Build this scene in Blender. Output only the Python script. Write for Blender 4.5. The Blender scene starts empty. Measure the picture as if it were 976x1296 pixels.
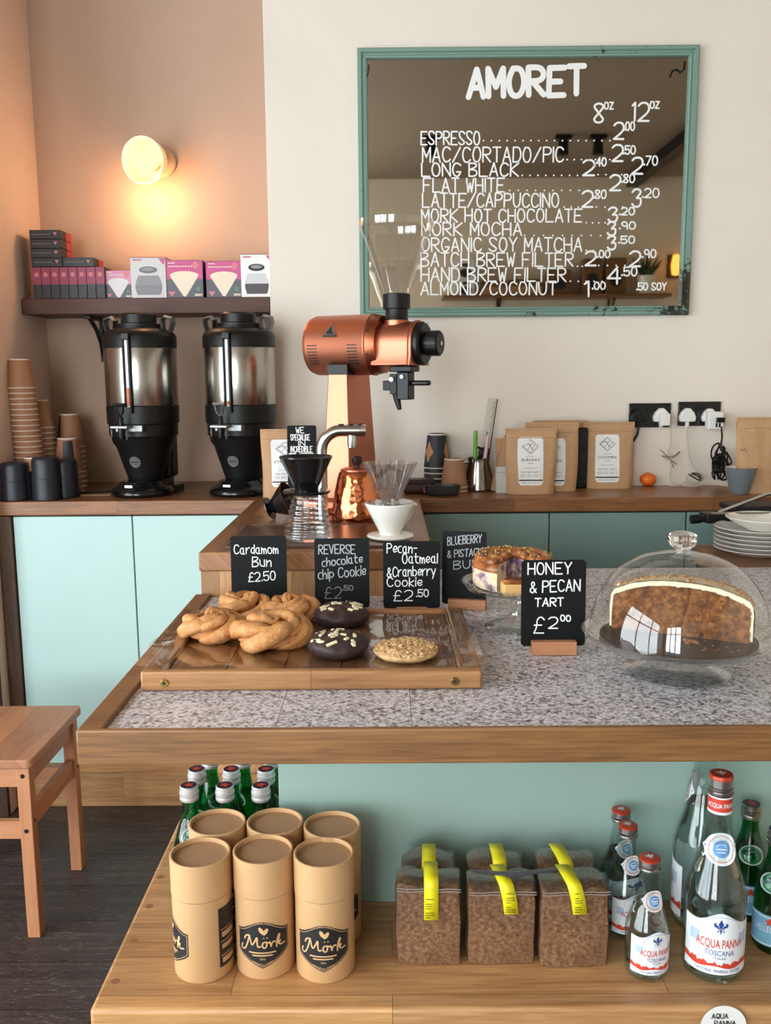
import bpy, math, random
from mathutils import Vector, Matrix, noise
random.seed(7)
PI = math.pi
C = bpy.context.scene.collection
SC = bpy.context.scene

# ------------------------------------------------------------------ camera
CAM_H = 1.35
FPX = 1140.0
TILT, YAW, ROLL = (math.radians(a) for a in (8.65, 0.23, -0.44))
_ct, _st, _cy, _sy = math.cos(TILT), math.sin(TILT), math.cos(YAW), math.sin(YAW)
FWD = Vector((-_sy * _ct, _cy * _ct, -_st))
_r0 = Vector((_cy, _sy, 0))
_u0 = _r0.cross(FWD)
RIGHT = _r0 * math.cos(ROLL) + _u0 * math.sin(ROLL)
UP = _u0 * math.cos(ROLL) - _r0 * math.sin(ROLL)
EYE = Vector((0, 0, CAM_H))
cam = bpy.data.objects.new('camera', bpy.data.cameras.new('camera'))
C.objects.link(cam)
cam.matrix_world = Matrix((
    (RIGHT.x, UP.x, -FWD.x, EYE.x), (RIGHT.y, UP.y, -FWD.y, EYE.y), (RIGHT.z, UP.z, -FWD.z, EYE.z), (0, 0, 0, 1)))
cam.data.sensor_fit = 'VERTICAL'
cam.data.sensor_height = 24.0
cam.data.lens = 24.0 * FPX / 1296.0
cam.data.clip_start = 0.05
SC.camera = cam

# ------------------------------------------------------------------ world, lights, exposure
SC.view_settings.view_transform = 'Standard'
SC.view_settings.look = 'None'
SC.view_settings.gamma = 1.0
SC.view_settings.use_curve_mapping = False
SC.view_settings.exposure = 0.0
w = bpy.data.worlds.new('sky'); SC.world = w; w.use_nodes = True
w.node_tree.nodes['Background'].inputs[0].default_value = (0.78, 0.89, 1.0, 1)
w.node_tree.nodes['Background'].inputs[1].default_value = 1.6

def area(name, loc, rot, sx, sy, power, col):
    l = bpy.data.lights.new(name, 'AREA'); l.shape = 'RECTANGLE'; l.size = sx; l.size_y = sy
    l.energy = power; l.color = col
    o = bpy.data.objects.new(name, l); C.objects.link(o); o.location = loc; o.rotation_euler = rot
    return o
# daylight entering by the left shop window, plus an added unseen front window
area('daylight_side_window', (-2.62, -0.20, 1.50), (0, -PI / 2, 0), 2.5, 3.4, 222, (0.88, 0.95, 1.0))
area('added_front_daylight', (-1.35, -2.62, 1.60), (PI / 2, 0, 0), 1.5, 2.3, 138, (0.92, 0.97, 1.0))  # added source, lights the cabinet doors from the front

# ------------------------------------------------------------------ helpers
def at(x, y, Y=None, Z=None, X=None):
    d = FWD * FPX + RIGHT * (x - 488) + UP * (648 - y)
    if Y is not None: s = Y / d.y
    elif Z is not None: s = (Z - CAM_H) / d.z
    else: s = X / d.x
    return EYE + d * s

def lin(c):
    return tuple((v / 12.92 if v <= 0.04045 else ((v + 0.055) / 1.055) ** 2.4) for v in (k / 255.0 for k in c))

class MB:
    def __init__(s): s.v = []; s.f = []
    def add(s, vs, fs, M=None):
        n = len(s.v)
        for p in vs:
            p = Vector(p)
            s.v.append(M @ p if M is not None else p)
        for f in fs: s.f.append(tuple(i + n for i in f))
        return s
    def box(s, x0, x1, y0, y1, z0, z1, M=None):
        return s.add([(x0, y0, z0), (x1, y0, z0), (x1, y1, z0), (x0, y1, z0), (x0, y0, z1), (x1, y0, z1), (x1, y1, z1), (x0, y1, z1)],
                     [(0, 3, 2, 1), (4, 5, 6, 7), (0, 1, 5, 4), (1, 2, 6, 5), (2, 3, 7, 6), (3, 0, 4, 7)], M)
    def lathe(s, prof, n=32, c=(0, 0, 0), M=None, sx=1.0, sy=1.0, a0=0.0, a1=None, fn=None):
        full = a1 is None
        a1 = 2 * PI if full else a1
        m = n if full else n + 1
        vs, fs, rows = [], [], []
        for r, z in prof:
            if r < 1e-6:
                rows.append([len(vs)] * m); vs.append((c[0], c[1], c[2] + z))
            else:
                row = []
                for k in range(m):
                    a = a0 + (a1 - a0) * k / n
                    rr = r * (fn(a, z) if fn else 1.0)
                    row.append(len(vs)); vs.append((c[0] + rr * sx * math.cos(a), c[1] + rr * sy * math.sin(a), c[2] + z))
                rows.append(row)
        for A, B in zip(rows, rows[1:]):
            for k in range(n):
                k2 = (k + 1) % m
                q = [A[k], A[k2], B[k2], B[k]]
                q2 = [q[i] for i in range(4) if q[i] != q[i - 1]]
                if len(q2) > 2: fs.append(tuple(q2))
        return s.add(vs, fs, M)
    def tube(s, pts, r, n=8, closed=False, caps=True, M=None):
        pts = [Vector(p) for p in pts]
        N = len(pts)
        rad = r if isinstance(r, (list, tuple)) else [r] * N
        vs, fs = [], []
        T = []
        for i in range(N):
            a = pts[i - 1] if (i > 0 or closed) else pts[i]
            b = pts[(i + 1) % N] if (i < N - 1 or closed) else pts[i]
            t = (b - a)
            T.append(t.normalized() if t.length > 1e-9 else Vector((0, 0, 1)))
        nrm = T[0].orthogonal().normalized()
        for i in range(N):
            nrm = (nrm - T[i] * nrm.dot(T[i]))
            nrm = nrm.normalized() if nrm.length > 1e-6 else T[i].orthogonal().normalized()
            b = T[i].cross(nrm)
            for k in range(n):
                a = 2 * PI * k / n
                vs.append(pts[i] + (nrm * math.cos(a) + b * math.sin(a)) * rad[i])
        for i in range(N if closed else N - 1):
            j = (i + 1) % N
            for k in range(n):
                k2 = (k + 1) % n
                fs.append((i * n + k, i * n + k2, j * n + k2, j * n + k))
        if caps and not closed:
            fs.append(tuple(reversed(range(n)))); fs.append(tuple((N - 1) * n + k for k in range(n)))
        return s.add(vs, fs, M)
    def prism(s, poly, d0, d1, fn):
        n = len(poly)
        vs = [fn(u, v, d0) for u, v in poly] + [fn(u, v, d1) for u, v in poly]
        fs = [tuple(range(n)), tuple(reversed(range(n, 2 * n)))]
        for i in range(n):
            j = (i + 1) % n
            fs.append((j, i, n + i, n + j))
        return s.add(vs, fs)
    def grid(s, nu, nv, fn, cu=False, M=None):
        mu = nu if cu else nu + 1
        vs = [fn(i / nu, j / nv) for j in range(nv + 1) for i in range(mu)]
        fs = []
        for j in range(nv):
            for i in range(nu):
                i2 = (i + 1) % mu
                fs.append((j * mu + i, j * mu + i2, (j + 1) * mu + i2, (j + 1) * mu + i))
        return s.add(vs, fs, M)
    def build(s, name, mat, parent=None, smooth=True, bevel=0.0, seg=2, recalc=False, angle=38):
        me = bpy.data.meshes.new(name)
        me.from_pydata([tuple(p) for p in s.v], [], s.f)
        if recalc:
            import bmesh
            bm = bmesh.new(); bm.from_mesh(me); bmesh.ops.recalc_face_normals(bm, faces=bm.faces); bm.to_mesh(me); bm.free()
        me.update()
        if smooth:
            me.polygons.foreach_set('use_smooth', [True] * len(me.polygons))
            me.set_sharp_from_angle(angle=math.radians(angle))
        if mat is not None: me.materials.append(mat)
        o = bpy.data.objects.new(name, me); C.objects.link(o)
        if parent is not None: o.parent = parent
        if bevel > 0:
            b = o.modifiers.new('edge', 'BEVEL'); b.width = bevel; b.segments = seg; b.limit_method = 'ANGLE'; b.angle_limit = math.radians(40)
            b.harden_normals = False
        return o

def thing(name, label, cat, loc=(0, 0, 0), rz=0.0, group=None, rx=0.0, ry=0.0):
    o = bpy.data.objects.new(name, None); C.objects.link(o)
    o.empty_display_size = 0.05
    o.location = loc; o.rotation_euler = (rx, ry, rz)
    o['label'] = label; o['category'] = cat
    if group: o['group'] = group
    return o

def tag(o, label, cat, group=None, kind=None):
    o['label'] = label; o['category'] = cat
    if group: o['group'] = group
    if kind: o['kind'] = kind
    return o

def dup(root, loc, rz=None, label=None, group=None):
    r = root.copy(); C.objects.link(r); r.location = loc
    if rz is not None: r.rotation_euler = (root.rotation_euler[0], root.rotation_euler[1], rz)
    if label: r['label'] = label
    if group: r['group'] = group
    for ch in list(root.children):
        c = ch.copy(); C.objects.link(c); c.parent = r
        for g in list(ch.children):
            d = g.copy(); C.objects.link(d); d.parent = c
    return r

def struct(name, mb, mat, **k):
    o = mb.build(name, mat, None, **k); o['kind'] = 'structure'; return o

# ------------------------------------------------------------------ materials
class NT:
    def __init__(s, name):
        s.m = bpy.data.materials.new(name); s.m.use_nodes = True
        s.t = s.m.node_tree; s.b = s.t.nodes['Principled BSDF']; s.out = s.t.nodes['Material Output']
    def n(s, typ, **k):
        nd = s.t.nodes.new(typ)
        for a, b in k.items(): setattr(nd, a, b)
        return nd
    def l(s, a, b): s.t.links.new(a, b)
    def ramp(s, fac, stops):
        r = s.n('ShaderNodeValToRGB'); e = r.color_ramp.elements
        while len(e) < len(stops): e.new(0.5)
        for el, (p, c) in zip(e, stops): el.position = p; el.color = (*c, 1)
        s.l(fac, r.inputs[0]); return r.outputs[0]
    def obj(s): return s.n('ShaderNodeTexCoord').outputs['Object']
    def vmap(s, vec, scale=(1, 1, 1), rot=(0, 0, 0), loc=(0, 0, 0)):
        m = s.n('ShaderNodeMapping'); m.inputs['Scale'].default_value = scale; m.inputs['Rotation'].default_value = rot; m.inputs['Location'].default_value = loc
        s.l(vec, m.inputs[0]); return m.outputs[0]
    def noise(s, vec, scale, detail=4.0, rough=0.55, dist=0.0):
        n = s.n('ShaderNodeTexNoise'); n.inputs['Scale'].default_value = scale; n.inputs['Detail'].default_value = detail
        n.inputs['Roughness'].default_value = rough; n.inputs['Distortion'].default_value = dist
        s.l(vec, n.inputs['Vector']); return n.outputs['Fac']
    def mix(s, fac, a, b, mode='MIX'):
        m = s.n('ShaderNodeMix', data_type='RGBA', blend_type=mode)
        for sock, v in ((m.inputs[0], fac), (m.inputs[6], a), (m.inputs[7], b)):
            if hasattr(v, 'is_linked') or isinstance(v, bpy.types.NodeSocket): s.l(v, sock)
            elif isinstance(v, tuple): sock.default_value = (*v[:3], 1)
            else: sock.default_value = v
        return m.outputs[2]
    def bump(s, h, strength=0.2, dist=0.01):
        b = s.n('ShaderNodeBump'); b.inputs['Strength'].default_value = strength; b.inputs['Distance'].default_value = dist
        s.l(h, b.inputs['Height']); s.l(b.outputs[0], s.b.inputs['Normal'])

def plain(name, c, rough=0.5, metal=0.0, spec=0.5, var=0.0, vscale=20.0, bump=0.0, bscale=200.0, coat=0.0, sheen=0.0):
    t = NT(name); b = t.b
    col = lin(c)
    b.inputs['Base Color'].default_value = (*col, 1); b.inputs['Roughness'].default_value = rough
    b.inputs['Metallic'].default_value = metal; b.inputs['Specular IOR Level'].default_value = spec
    b.inputs['Coat Weight'].default_value = coat
    if var > 0:
        f = t.noise(t.obj(), vscale)
        t.l(t.ramp(f, [(0.3, tuple(v * (1 - var) for v in col)), (0.7, tuple(min(1, v * (1 + var)) for v in col))]), b.inputs['Base Color'])
    if bump > 0: t.bump(t.noise(t.obj(), bscale, 3), bump, 0.002)
    return t.m

def wood(name, light, dark, u='x', stave=None, rough=0.45, grain=1.0, coat=0.0, stave_var=0.5, seed=0.0, knots=False):
    """grain runs along axis u (object space); stave=(length,width) butcher-block staves"""
    t = NT(name)
    sep = t.n('ShaderNodeSeparateXYZ'); t.l(t.obj(), sep.inputs[0])
    def summ(a, b):
        m = t.n('ShaderNodeMath', operation='ADD'); t.l(a, m.inputs[0]); t.l(b, m.inputs[1]); return m.outputs[0]
    X, Y, Z = sep.outputs
    long_, cross = {'x': (X, summ(Y, Z)), 'y': (Y, summ(X, Z)), 'z': (Z, summ(X, Y))}[u]
    cb = t.n('ShaderNodeCombineXYZ'); t.l(long_, cb.inputs[0]); t.l(cross, cb.inputs[1]); cb.inputs[2].default_value = seed
    v = cb.outputs[0]
    L, D = lin(light), lin(dark)
    base = v
    colfac = None
    if stave:
        br = t.n('ShaderNodeTexBrick'); br.offset = 0.37; br.squash = 1.0
        br.inputs['Scale'].default_value = 1.0; br.inputs['Brick Width'].default_value = stave[0]; br.inputs['Row Height'].default_value = stave[1]
        br.inputs['Mortar Size'].default_value = 0.0006; br.inputs['Mortar Smooth'].default_value = 0.3; br.inputs['Bias'].default_value = 0.0
        br.inputs['Color1'].default_value = (0, 0, 0, 1); br.inputs['Color2'].default_value = (1, 1, 1, 1); br.inputs['Mortar'].default_value = (0, 0, 0, 1)
        t.l(v, br.inputs['Vector'])
        colfac = br.outputs['Color']
        off = t.n('ShaderNodeVectorMath', operation='SCALE'); t.l(colfac, off.inputs[0]); off.inputs['Scale'].default_value = 7.0
        ad = t.n('ShaderNodeVectorMath', operation='ADD'); t.l(v, ad.inputs[0]); t.l(off.outputs[0], ad.inputs[1]); base = ad.outputs[0]
    g1 = t.noise(t.vmap(base, (2.2, 30 * grain, 1)), 1.6, 6, 0.6, 1.2)
    g2 = t.noise(t.vmap(base, (9, 260 * grain, 1)), 1.0, 3, 0.6, 0.3)
    mid = tuple((a + b) / 2 for a, b in zip(L, D))
    c1 = t.ramp(g1, [(0.28, D), (0.5, mid), (0.72, L)])
    c2 = t.mix(0.35, c1, t.ramp(g2, [(0.35, D), (0.65, L)]))
    if stave:
        tint = t.ramp(colfac, [(0.0, tuple(1 - stave_var for _ in range(3))), (0.5, (1 - stave_var * .35,) * 3), (1.0, (1.08, 1.05, 1.0))])
        c2 = t.mix(1.0, c2, tint, 'MULTIPLY')
        c2 = t.mix(br.outputs['Fac'], c2, tuple(x * 0.5 for x in D))
    t.l(c2, t.b.inputs['Base Color'])
    t.b.inputs['Roughness'].default_value = rough; t.b.inputs['Coat Weight'].default_value = coat
    t.b.inputs['Coat Roughness'].default_value = 0.25
    t.bump(g2, 0.08, 0.002)
    return t.m

def thin_glass(name, tint=(1, 1, 1), ior=1.5, boost=1.0, rough=0.02):
    """a thin clear wall: straight-through transparency with a Fresnel reflection"""
    t = NT(name); t.t.nodes.remove(t.b)
    tr = t.n('ShaderNodeBsdfTransparent'); tr.inputs[0].default_value = (*tint, 1)
    gl = t.n('ShaderNodeBsdfGlossy'); gl.inputs['Roughness'].default_value = rough; gl.inputs[0].default_value = (1, 1, 1, 1)
    f0 = ((ior - 1) / (ior + 1)) ** 2 * boost
    lw = t.n('ShaderNodeLayerWeight'); lw.inputs[0].default_value = 0.5
    p = t.n('ShaderNodeMath', operation='POWER'); p.inputs[1].default_value = 4.0; t.l(lw.outputs['Facing'], p.inputs[0])
    m = t.n('ShaderNodeMath', operation='MULTIPLY_ADD'); m.inputs[1].default_value = 0.75; m.inputs[2].default_value = f0; m.use_clamp = True; t.l(p.outputs[0], m.inputs[0])
    mx = t.n('ShaderNodeMixShader'); t.l(m.outputs[0], mx.inputs[0]); t.l(tr.outputs[0], mx.inputs[1]); t.l(gl.outputs[0], mx.inputs[2])
    t.l(mx.outputs[0], t.out.inputs[0]); return t.m

def solid_glass(name, tint=(1, 1, 1), ior=1.45, rough=0.0):
    t = NT(name); b = t.b
    b.inputs['Base Color'].default_value = (*tint, 1); b.inputs['Transmission Weight'].default_value = 1.0
    b.inputs['IOR'].default_value = ior; b.inputs['Roughness'].default_value = rough
    return t.m

def glow(name, c, strength):
    t = NT(name); t.t.nodes.remove(t.b)
    e = t.n('ShaderNodeEmission'); e.inputs[0].default_value = (*lin(c), 1); e.inputs[1].default_value = strength
    t.l(e.outputs[0], t.out.inputs[0]); return t.m

def wall_paint(name, c, var=0.04):
    t = NT(name); col = lin(c)
    f = t.noise(t.obj(), 1.7, 5, 0.6, 0.5)
    t.l(t.ramp(f, [(0.3, tuple(v * (1 - var) for v in col)), (0.7, tuple(min(1, v * (1 + var)) for v in col))]), t.b.inputs['Base Color'])
    t.b.inputs['Roughness'].default_value = 0.75
    t.b.inputs['Specular IOR Level'].default_value = 0.25
    t.bump(t.noise(t.obj(), 35, 5, 0.6), 0.12, 0.01)
    return t.m

# ------------------------------------------------------------------ hand lettering: single-stroke letters drawn as ribbons
GLY = {
 'A': '00 26 40;12 32', 'B': '00 06;~06 36 45 34 03;~03 33 42 41 30 00', 'C': '~45 36 16 04 02 10 30 41', 'D': '00 06;~06 36 44 42 30 00',
 'E': '46 06 00 40;03 33', 'F': '46 06 00;03 33', 'G': '~45 36 16 04 02 10 30 42;42 22', 'H': '00 06;40 46;03 43', 'I': '20 26',
 'J': '~36 31 20 01', 'K': '00 06;46 03 40', 'L': '06 00 40', 'M': '00 06 22 46 40', 'N': '00 06 40 46', 'O': '~16 04 02 10 30 42 44 36 16',
 'P': '00 06;~06 36 45 44 33 03', 'Q': '~16 04 02 10 30 42 44 36 16;22 40', 'R': '00 06;~06 36 45 44 33 03;13 40', 'S': '~45 36 16 05 13 32 41 30 10 01',
 'T': '06 46;26 20', 'U': '~06 02 10 30 42 46', 'V': '06 20 46', 'W': '06 10 24 30 46', 'X': '06 40;46 00', 'Y': '06 23 46;23 20', 'Z': '06 46 00 40',
 '/': '00 46', '&': '~40 14 15 26 35 34 02 01 10 20 42', '0': '~16 04 02 10 30 42 44 36 16', '1': '15 26 20', '2': '~05 16 36 45 43 00;00 40',
 '3': '~05 16 36 45 34 23;~23 43 41 30 10 01', '4': '36 02 42;35 30', '5': '46 06 03;~03 34 42 41 30 10 01', '6': '~36 03 01 10 30 42 33 02', '7': '06 46 10',
 '8': '~23 14 05 16 36 45 34 23;~23 12 01 10 30 41 32 23', '9': '~43 22 04 16 36 44 40', '-': '03 33', '.': 'DOT', ':': 'DOT', '\u00a3': '~45 36 26 15 12 00;00 40;03 33',
 'a': '~34 14 02 10 30 33;34 30 40', 'b': '06 00;~03 24 42 30 10 01', 'c': '~34 14 02 10 30', 'd': '36 30;~34 14 02 10 31', 'e': '~02 32 34 14 02 10 31',
 'h': '06 00;~02 24 33 30', 'i': '14 10;15 16', 'k': '06 00;34 02 30', 'l': '16 10', 'm': '04 00;~02 14 22 20;~22 34 42 40', 'n': '04 00;~02 24 33 30',
 'o': '~14 02 10 30 42 34 14', 'p': '04 0b;~03 24 42 20 01', 'r': '04 00;~02 24 34', 't': '16 11 20 30;04 34', 'u': '~04 01 10 30;34 30', 'y': '04 20;44 1b',
 'z': '04 34 00 30', 'w': '04 10 22 30 44', 's': '~34 14 03 31 20 00', '*': 'STAR'}

def _num(ch): return -(ord(ch) - 96) if ch in 'abc' else int(ch)
def _smooth(p):
    for _ in range(2):
        q = [p[0]]
        for a, b in zip(p, p[1:]):
            q.append((a[0] * .75 + b[0] * .25, a[1] * .75 + b[1] * .25)); q.append((a[0] * .25 + b[0] * .75, a[1] * .25 + b[1] * .75))
        q.append(p[-1]); p = q
    return p

_layer = [0]
def ribbon(mb, pts, wd, fn, d=0.0004):
    """flat stroke of width wd along 2-D pts, placed in space by fn(u, v, depth)"""
    _layer[0] = (_layer[0] + 1) % 60; d = d + 4e-6 * _layer[0]      # strokes that cross never share a plane
    n = len(pts)
    vs = []; fs = []
    for i in range(n):
        a = pts[max(0, i - 1)]; b = pts[min(n - 1, i + 1)]
        tx, ty = b[0] - a[0], b[1] - a[1]; l = math.hypot(tx, ty) or 1
        nx, ny = -ty / l * wd / 2, tx / l * wd / 2
        vs.append(fn(pts[i][0] + nx, pts[i][1] + ny, d)); vs.append(fn(pts[i][0] - nx, pts[i][1] - ny, d))
    for i in range(n - 1): fs.append((2 * i, 2 * i + 1, 2 * i + 3, 2 * i + 2))
    mb.add(vs, fs)
    for i, p in enumerate(pts if wd > .008 else (pts[0], pts[-1])):
        e = d + (2e-6 if wd <= .008 else 0) + 6e-6 * (i + 1)
        mb.add([fn(p[0] + wd / 2 * math.cos(k * PI / 5), p[1] + wd / 2 * math.sin(k * PI / 5), e) for k in range(10)], [tuple(range(10))])

def write(mb, text, u0, v0, width, height, fn, wd, slope=0.0, jitter=0.03, d=0.0004):
    """hand-written text from (u0, v0), as wide as width, capitals as tall as height"""
    rng = random.Random(text)
    items = []; x = 0.0
    for ch in text:
        if ch == ' ': x += 3.0; continue
        g = GLY.get(ch) or GLY.get(ch.upper())
        if g is None: continue
        if g == 'DOT':
            items.append(('dot', x + 0.3, None)); x += 1.6; continue
        strokes = []
        for st in g.split(';'):
            sm = st.startswith('~'); st = st.lstrip('~')
            p = [(_num(a[0]), _num(a[1])) for a in st.split()]
            strokes.append(_smooth(p) if sm and len(p) > 2 else p)
        mn = min(q[0] for st in strokes for q in st); mx = max(q[0] for st in strokes for q in st)
        items.append(('s', x - mn, strokes)); x += (mx - mn) + 1.35
    tot = max(0.5, x - 1.35)
    su = width / tot; sv = height / 6.0
    for kind, ox, strokes in items:
        dv = rng.uniform(-jitter, jitter) * height; sh = rng.uniform(-jitter, jitter) * 1.5
        if kind == 'dot':
            c = (u0 + ox * su, v0 + dv + slope * ox * su + wd * .4)
            if ch == ':': pass
            mb.add([fn(c[0] + wd * .75 * math.cos(k * PI / 4), c[1] + wd * .75 * math.sin(k * PI / 4), d) for k in range(8)], [tuple(range(8))]); continue
        for st in strokes:
            pts = []
            for (px_, py_) in st:
                uu = (ox + px_ + sh * py_) * su
                pts.append((u0 + uu, v0 + py_ * sv + dv + slope * uu))
            if len(pts) <= 6:                     # straight strokes: keep full width at sharp corners
                for a, b in zip(pts, pts[1:]): ribbon(mb, [a, b], wd, fn, d)
            else: ribbon(mb, pts, wd, fn, d)

_typed = {}
def typed(mb, text, u, v, width, height, fn, d=0.0004, bold=0.0):
    """printed lettering: outline font, centred on u, baseline v, fitted into width x height"""
    if text not in _typed:
        cu = bpy.data.curves.new('print', 'FONT'); cu.body = text; cu.resolution_u = 3
        if bold: cu.offset = bold
        ob = bpy.data.objects.new('print', cu); C.objects.link(ob)
        dg = bpy.context.evaluated_depsgraph_get()
        me = bpy.data.meshes.new_from_object(ob.evaluated_get(dg))
        vs = [tuple(p.co) for p in me.vertices]; fs = [tuple(p.vertices) for p in me.polygons]
        bpy.data.objects.remove(ob); bpy.data.curves.remove(cu); bpy.data.meshes.remove(me)
        _typed[text] = (vs, fs)
    vs, fs = _typed[text]
    x0 = min(p[0] for p in vs); x1 = max(p[0] for p in vs); y1 = max(p[1] for p in vs); y0 = min(0, min(p[1] for p in vs))
    su = width / (x1 - x0); sv = height / (y1 - y0)
    mb.add([fn(u - width / 2 + (p[0] - x0) * su, v + p[1] * sv, d) for p in vs], fs)

def disc_poly(r, n=28, cx=0, cy=0, ry=None):
    return [(cx + r * math.cos(2 * PI * k / n), cy + (ry or r) * math.sin(2 * PI * k / n)) for k in range(n)]
def round_rect(x0, x1, y0, y1, r, n=5):
    p = []
    for cx, cy, a in ((x1 - r, y0 + r, -PI / 2), (x1 - r, y1 - r, 0), (x0 + r, y1 - r, PI / 2), (x0 + r, y0 + r, PI)):
        for k in range(n + 1):
            b = a + PI / 2 * k / n; p.append((cx + r * math.cos(b), cy + r * math.sin(b)))
    return p
def front(x0, z0, y):                # a plane facing the camera side (-Y): u to +X, v to +Z, depth towards -Y
    return lambda u, v, d: Vector((x0 + u, y - d, z0 + v))
def on_cyl(R, zc, a0=0.0, cx=0, cy=0):   # wraps (u, v) round a vertical cylinder of radius R (number or function of z); a0 = heading from -Y
    Rf = R if callable(R) else (lambda z: R)
    def fn(u, v, d):
        r = Rf(zc + v); a = a0 + u / Rf(zc)
        return Vector((cx + (r + d) * math.sin(a), cy - (r + d) * math.cos(a), zc + v))
    return fn
def patch(mb, poly_rows, fn, d=0.0004):   # rows: list of (v, u0, u1), filled as strips with columns
    n = 10
    vs = [fn(a + (b - a) * k / n, v, d) for v, a, b in poly_rows for k in range(n + 1)]
    fs = [(j * (n + 1) + k, j * (n + 1) + k + 1, (j + 1) * (n + 1) + k + 1, (j + 1) * (n + 1) + k) for j in range(len(poly_rows) - 1) for k in range(n)]
    mb.add(vs, fs)
ORD = ['top', 'second', 'third', 'fourth', 'fifth', 'sixth', 'seventh', 'eighth', 'ninth', 'tenth', 'eleventh', 'twelfth', 'thirteenth', 'fourteenth', 'fifteenth',
       'sixteenth', 'seventeenth', 'eighteenth', 'nineteenth', 'twentieth', 'twenty-first', 'twenty-second', 'twenty-third', 'twenty-fourth']
# ------------------------------------------------------------------ palette
ZC, ZT, ZB = 0.98, 0.882, 0.484        # back worktop, terrazzo top, lower shelf
YR, YA = 2.985, 3.20                   # chimney-breast wall, alcove wall
M_wall = wall_paint('cream_wall', (229, 219, 208))
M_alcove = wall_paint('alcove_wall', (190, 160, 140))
M_left = wall_paint('left_wall', (226, 200, 186))
M_far = wall_paint('far_wall', (236, 226, 208))
M_ceil = wall_paint('ceiling_paint', (158, 142, 126))
M_oak = wood('oak_counter', (156, 110, 66), (92, 60, 34), 'x', None, 0.42, 1.0, 0.1)
M_oak_y = wood('oak_counter_along', (158, 112, 68), (94, 62, 34), 'y', None, 0.42, 1.0, 0.1)
M_block = wood('butcher_block_shelf', (210, 162, 110), (152, 102, 60), 'x', (0.62, 0.085), 0.42, 0.8, 0.08, 0.26)
M_block_v = wood('butcher_block_upright', (208, 160, 112), (158, 108, 68), 'z', (0.6, 0.052), 0.45, 0.8, 0.05, 0.35)
M_worktop = wood('worktop_staves', (168, 114, 72), (98, 60, 34), 'x', (0.6, 0.09), 0.38, 0.9, 0.15, 0.35, 3.1)
M_islandtop = wood('island_staves', (186, 130, 84), (120, 74, 44), 'y', (0.5, 0.07), 0.36, 0.9, 0.15, 0.35, 1.7)
M_shelf = wood('dark_shelf_wood', (100, 56, 38), (58, 30, 20), 'x', None, 0.55, 1.0, 0.0)
M_darkwood = wood('dark_end_wood', (96, 64, 40), (40, 26, 18), 'z', None, 0.55, 0.8)
M_stool = wood('stool_pine', (204, 146, 108), (176, 116, 82), 'y', (0.9, 0.075), 0.45, 0.5, 0.05, 0.22)
M_stool_z = wood('stool_leg_pine', (202, 142, 102), (176, 114, 78), 'z', None, 0.45, 0.5)
M_stool_x = wood('stool_rail_pine', (204, 146, 106), (178, 116, 80), 'x', None, 0.45, 0.5)
M_tray = wood('tray_oak', (190, 140, 92), (140, 92, 54), 'x', (0.8, 0.2), 0.42, 0.9, 0.05, 0.1)
M_plank = wood('tray_planks', (150, 104, 66), (96, 60, 36), 'y', (0.9, 0.1024), 0.4, 0.8, 0.1, 0.2, 2.2)
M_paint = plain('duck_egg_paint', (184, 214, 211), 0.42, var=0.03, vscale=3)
M_paint_shaded = plain('duck_egg_paint_shaded', (132, 158, 153), 0.42, var=0.03, vscale=3)  # duck-egg paint of the right cabinets, their shade put into the colour
M_panel = plain('sage_panel_paint', (150, 175, 166), 0.42, var=0.03, vscale=3)
M_gap = plain('cabinet_shadow_gap', (38, 44, 44), 0.8)
M_black = plain('black_plastic', (14, 14, 15), 0.42, spec=0.35)
M_blackgloss = plain('black_gloss', (16, 16, 18), 0.16)
M_blackmetal = plain('black_iron', (24, 24, 26), 0.5, 0.3)
M_steel = plain('brushed_steel', (176, 172, 166), 0.24, 1.0)
M_chrome = plain('polished_steel', (205, 205, 205), 0.1, 1.0)
M_alu = plain('cast_aluminium', (140, 140, 140), 0.45, 1.0)
M_copper = plain('satin_copper', (196, 124, 98), 0.42, 1.0)
M_white = plain('white_glaze', (240, 236, 228), 0.18)
M_offwhite = plain('white_plastic', (236, 234, 230), 0.35)
M_kraft = plain('kraft_paper', (190, 148, 108), 0.7, var=0.06, vscale=60, bump=0.1, bscale=90)
M_label = plain('white_label', (236, 234, 232), 0.5)
M_ink = plain('black_ink', (28, 28, 30), 0.55)
M_chalk = plain('chalk_ink', (236, 236, 236), 0.75)
M_chalk_dim = plain('faded_chalk', (120, 122, 126), 0.8)
M_board = plain('chalkboard', (13, 14, 16), 0.6, spec=0.2, var=0.25, vscale=30)
M_paintwhite = plain('white_paint_pen', (238, 236, 234), 0.6)
M_brown_cup = plain('kraft_cup', (166, 118, 84), 0.6, var=0.03)
M_rim = plain('paper_rim', (222, 206, 190), 0.6)
M_glass = thin_glass('clear_glass', (0.97, 0.98, 0.975), 1.5, 1.0)
M_acrylic = thin_glass('clear_plastic', (0.93, 0.92, 0.90), 1.45, 1.2, 0.06)

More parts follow.
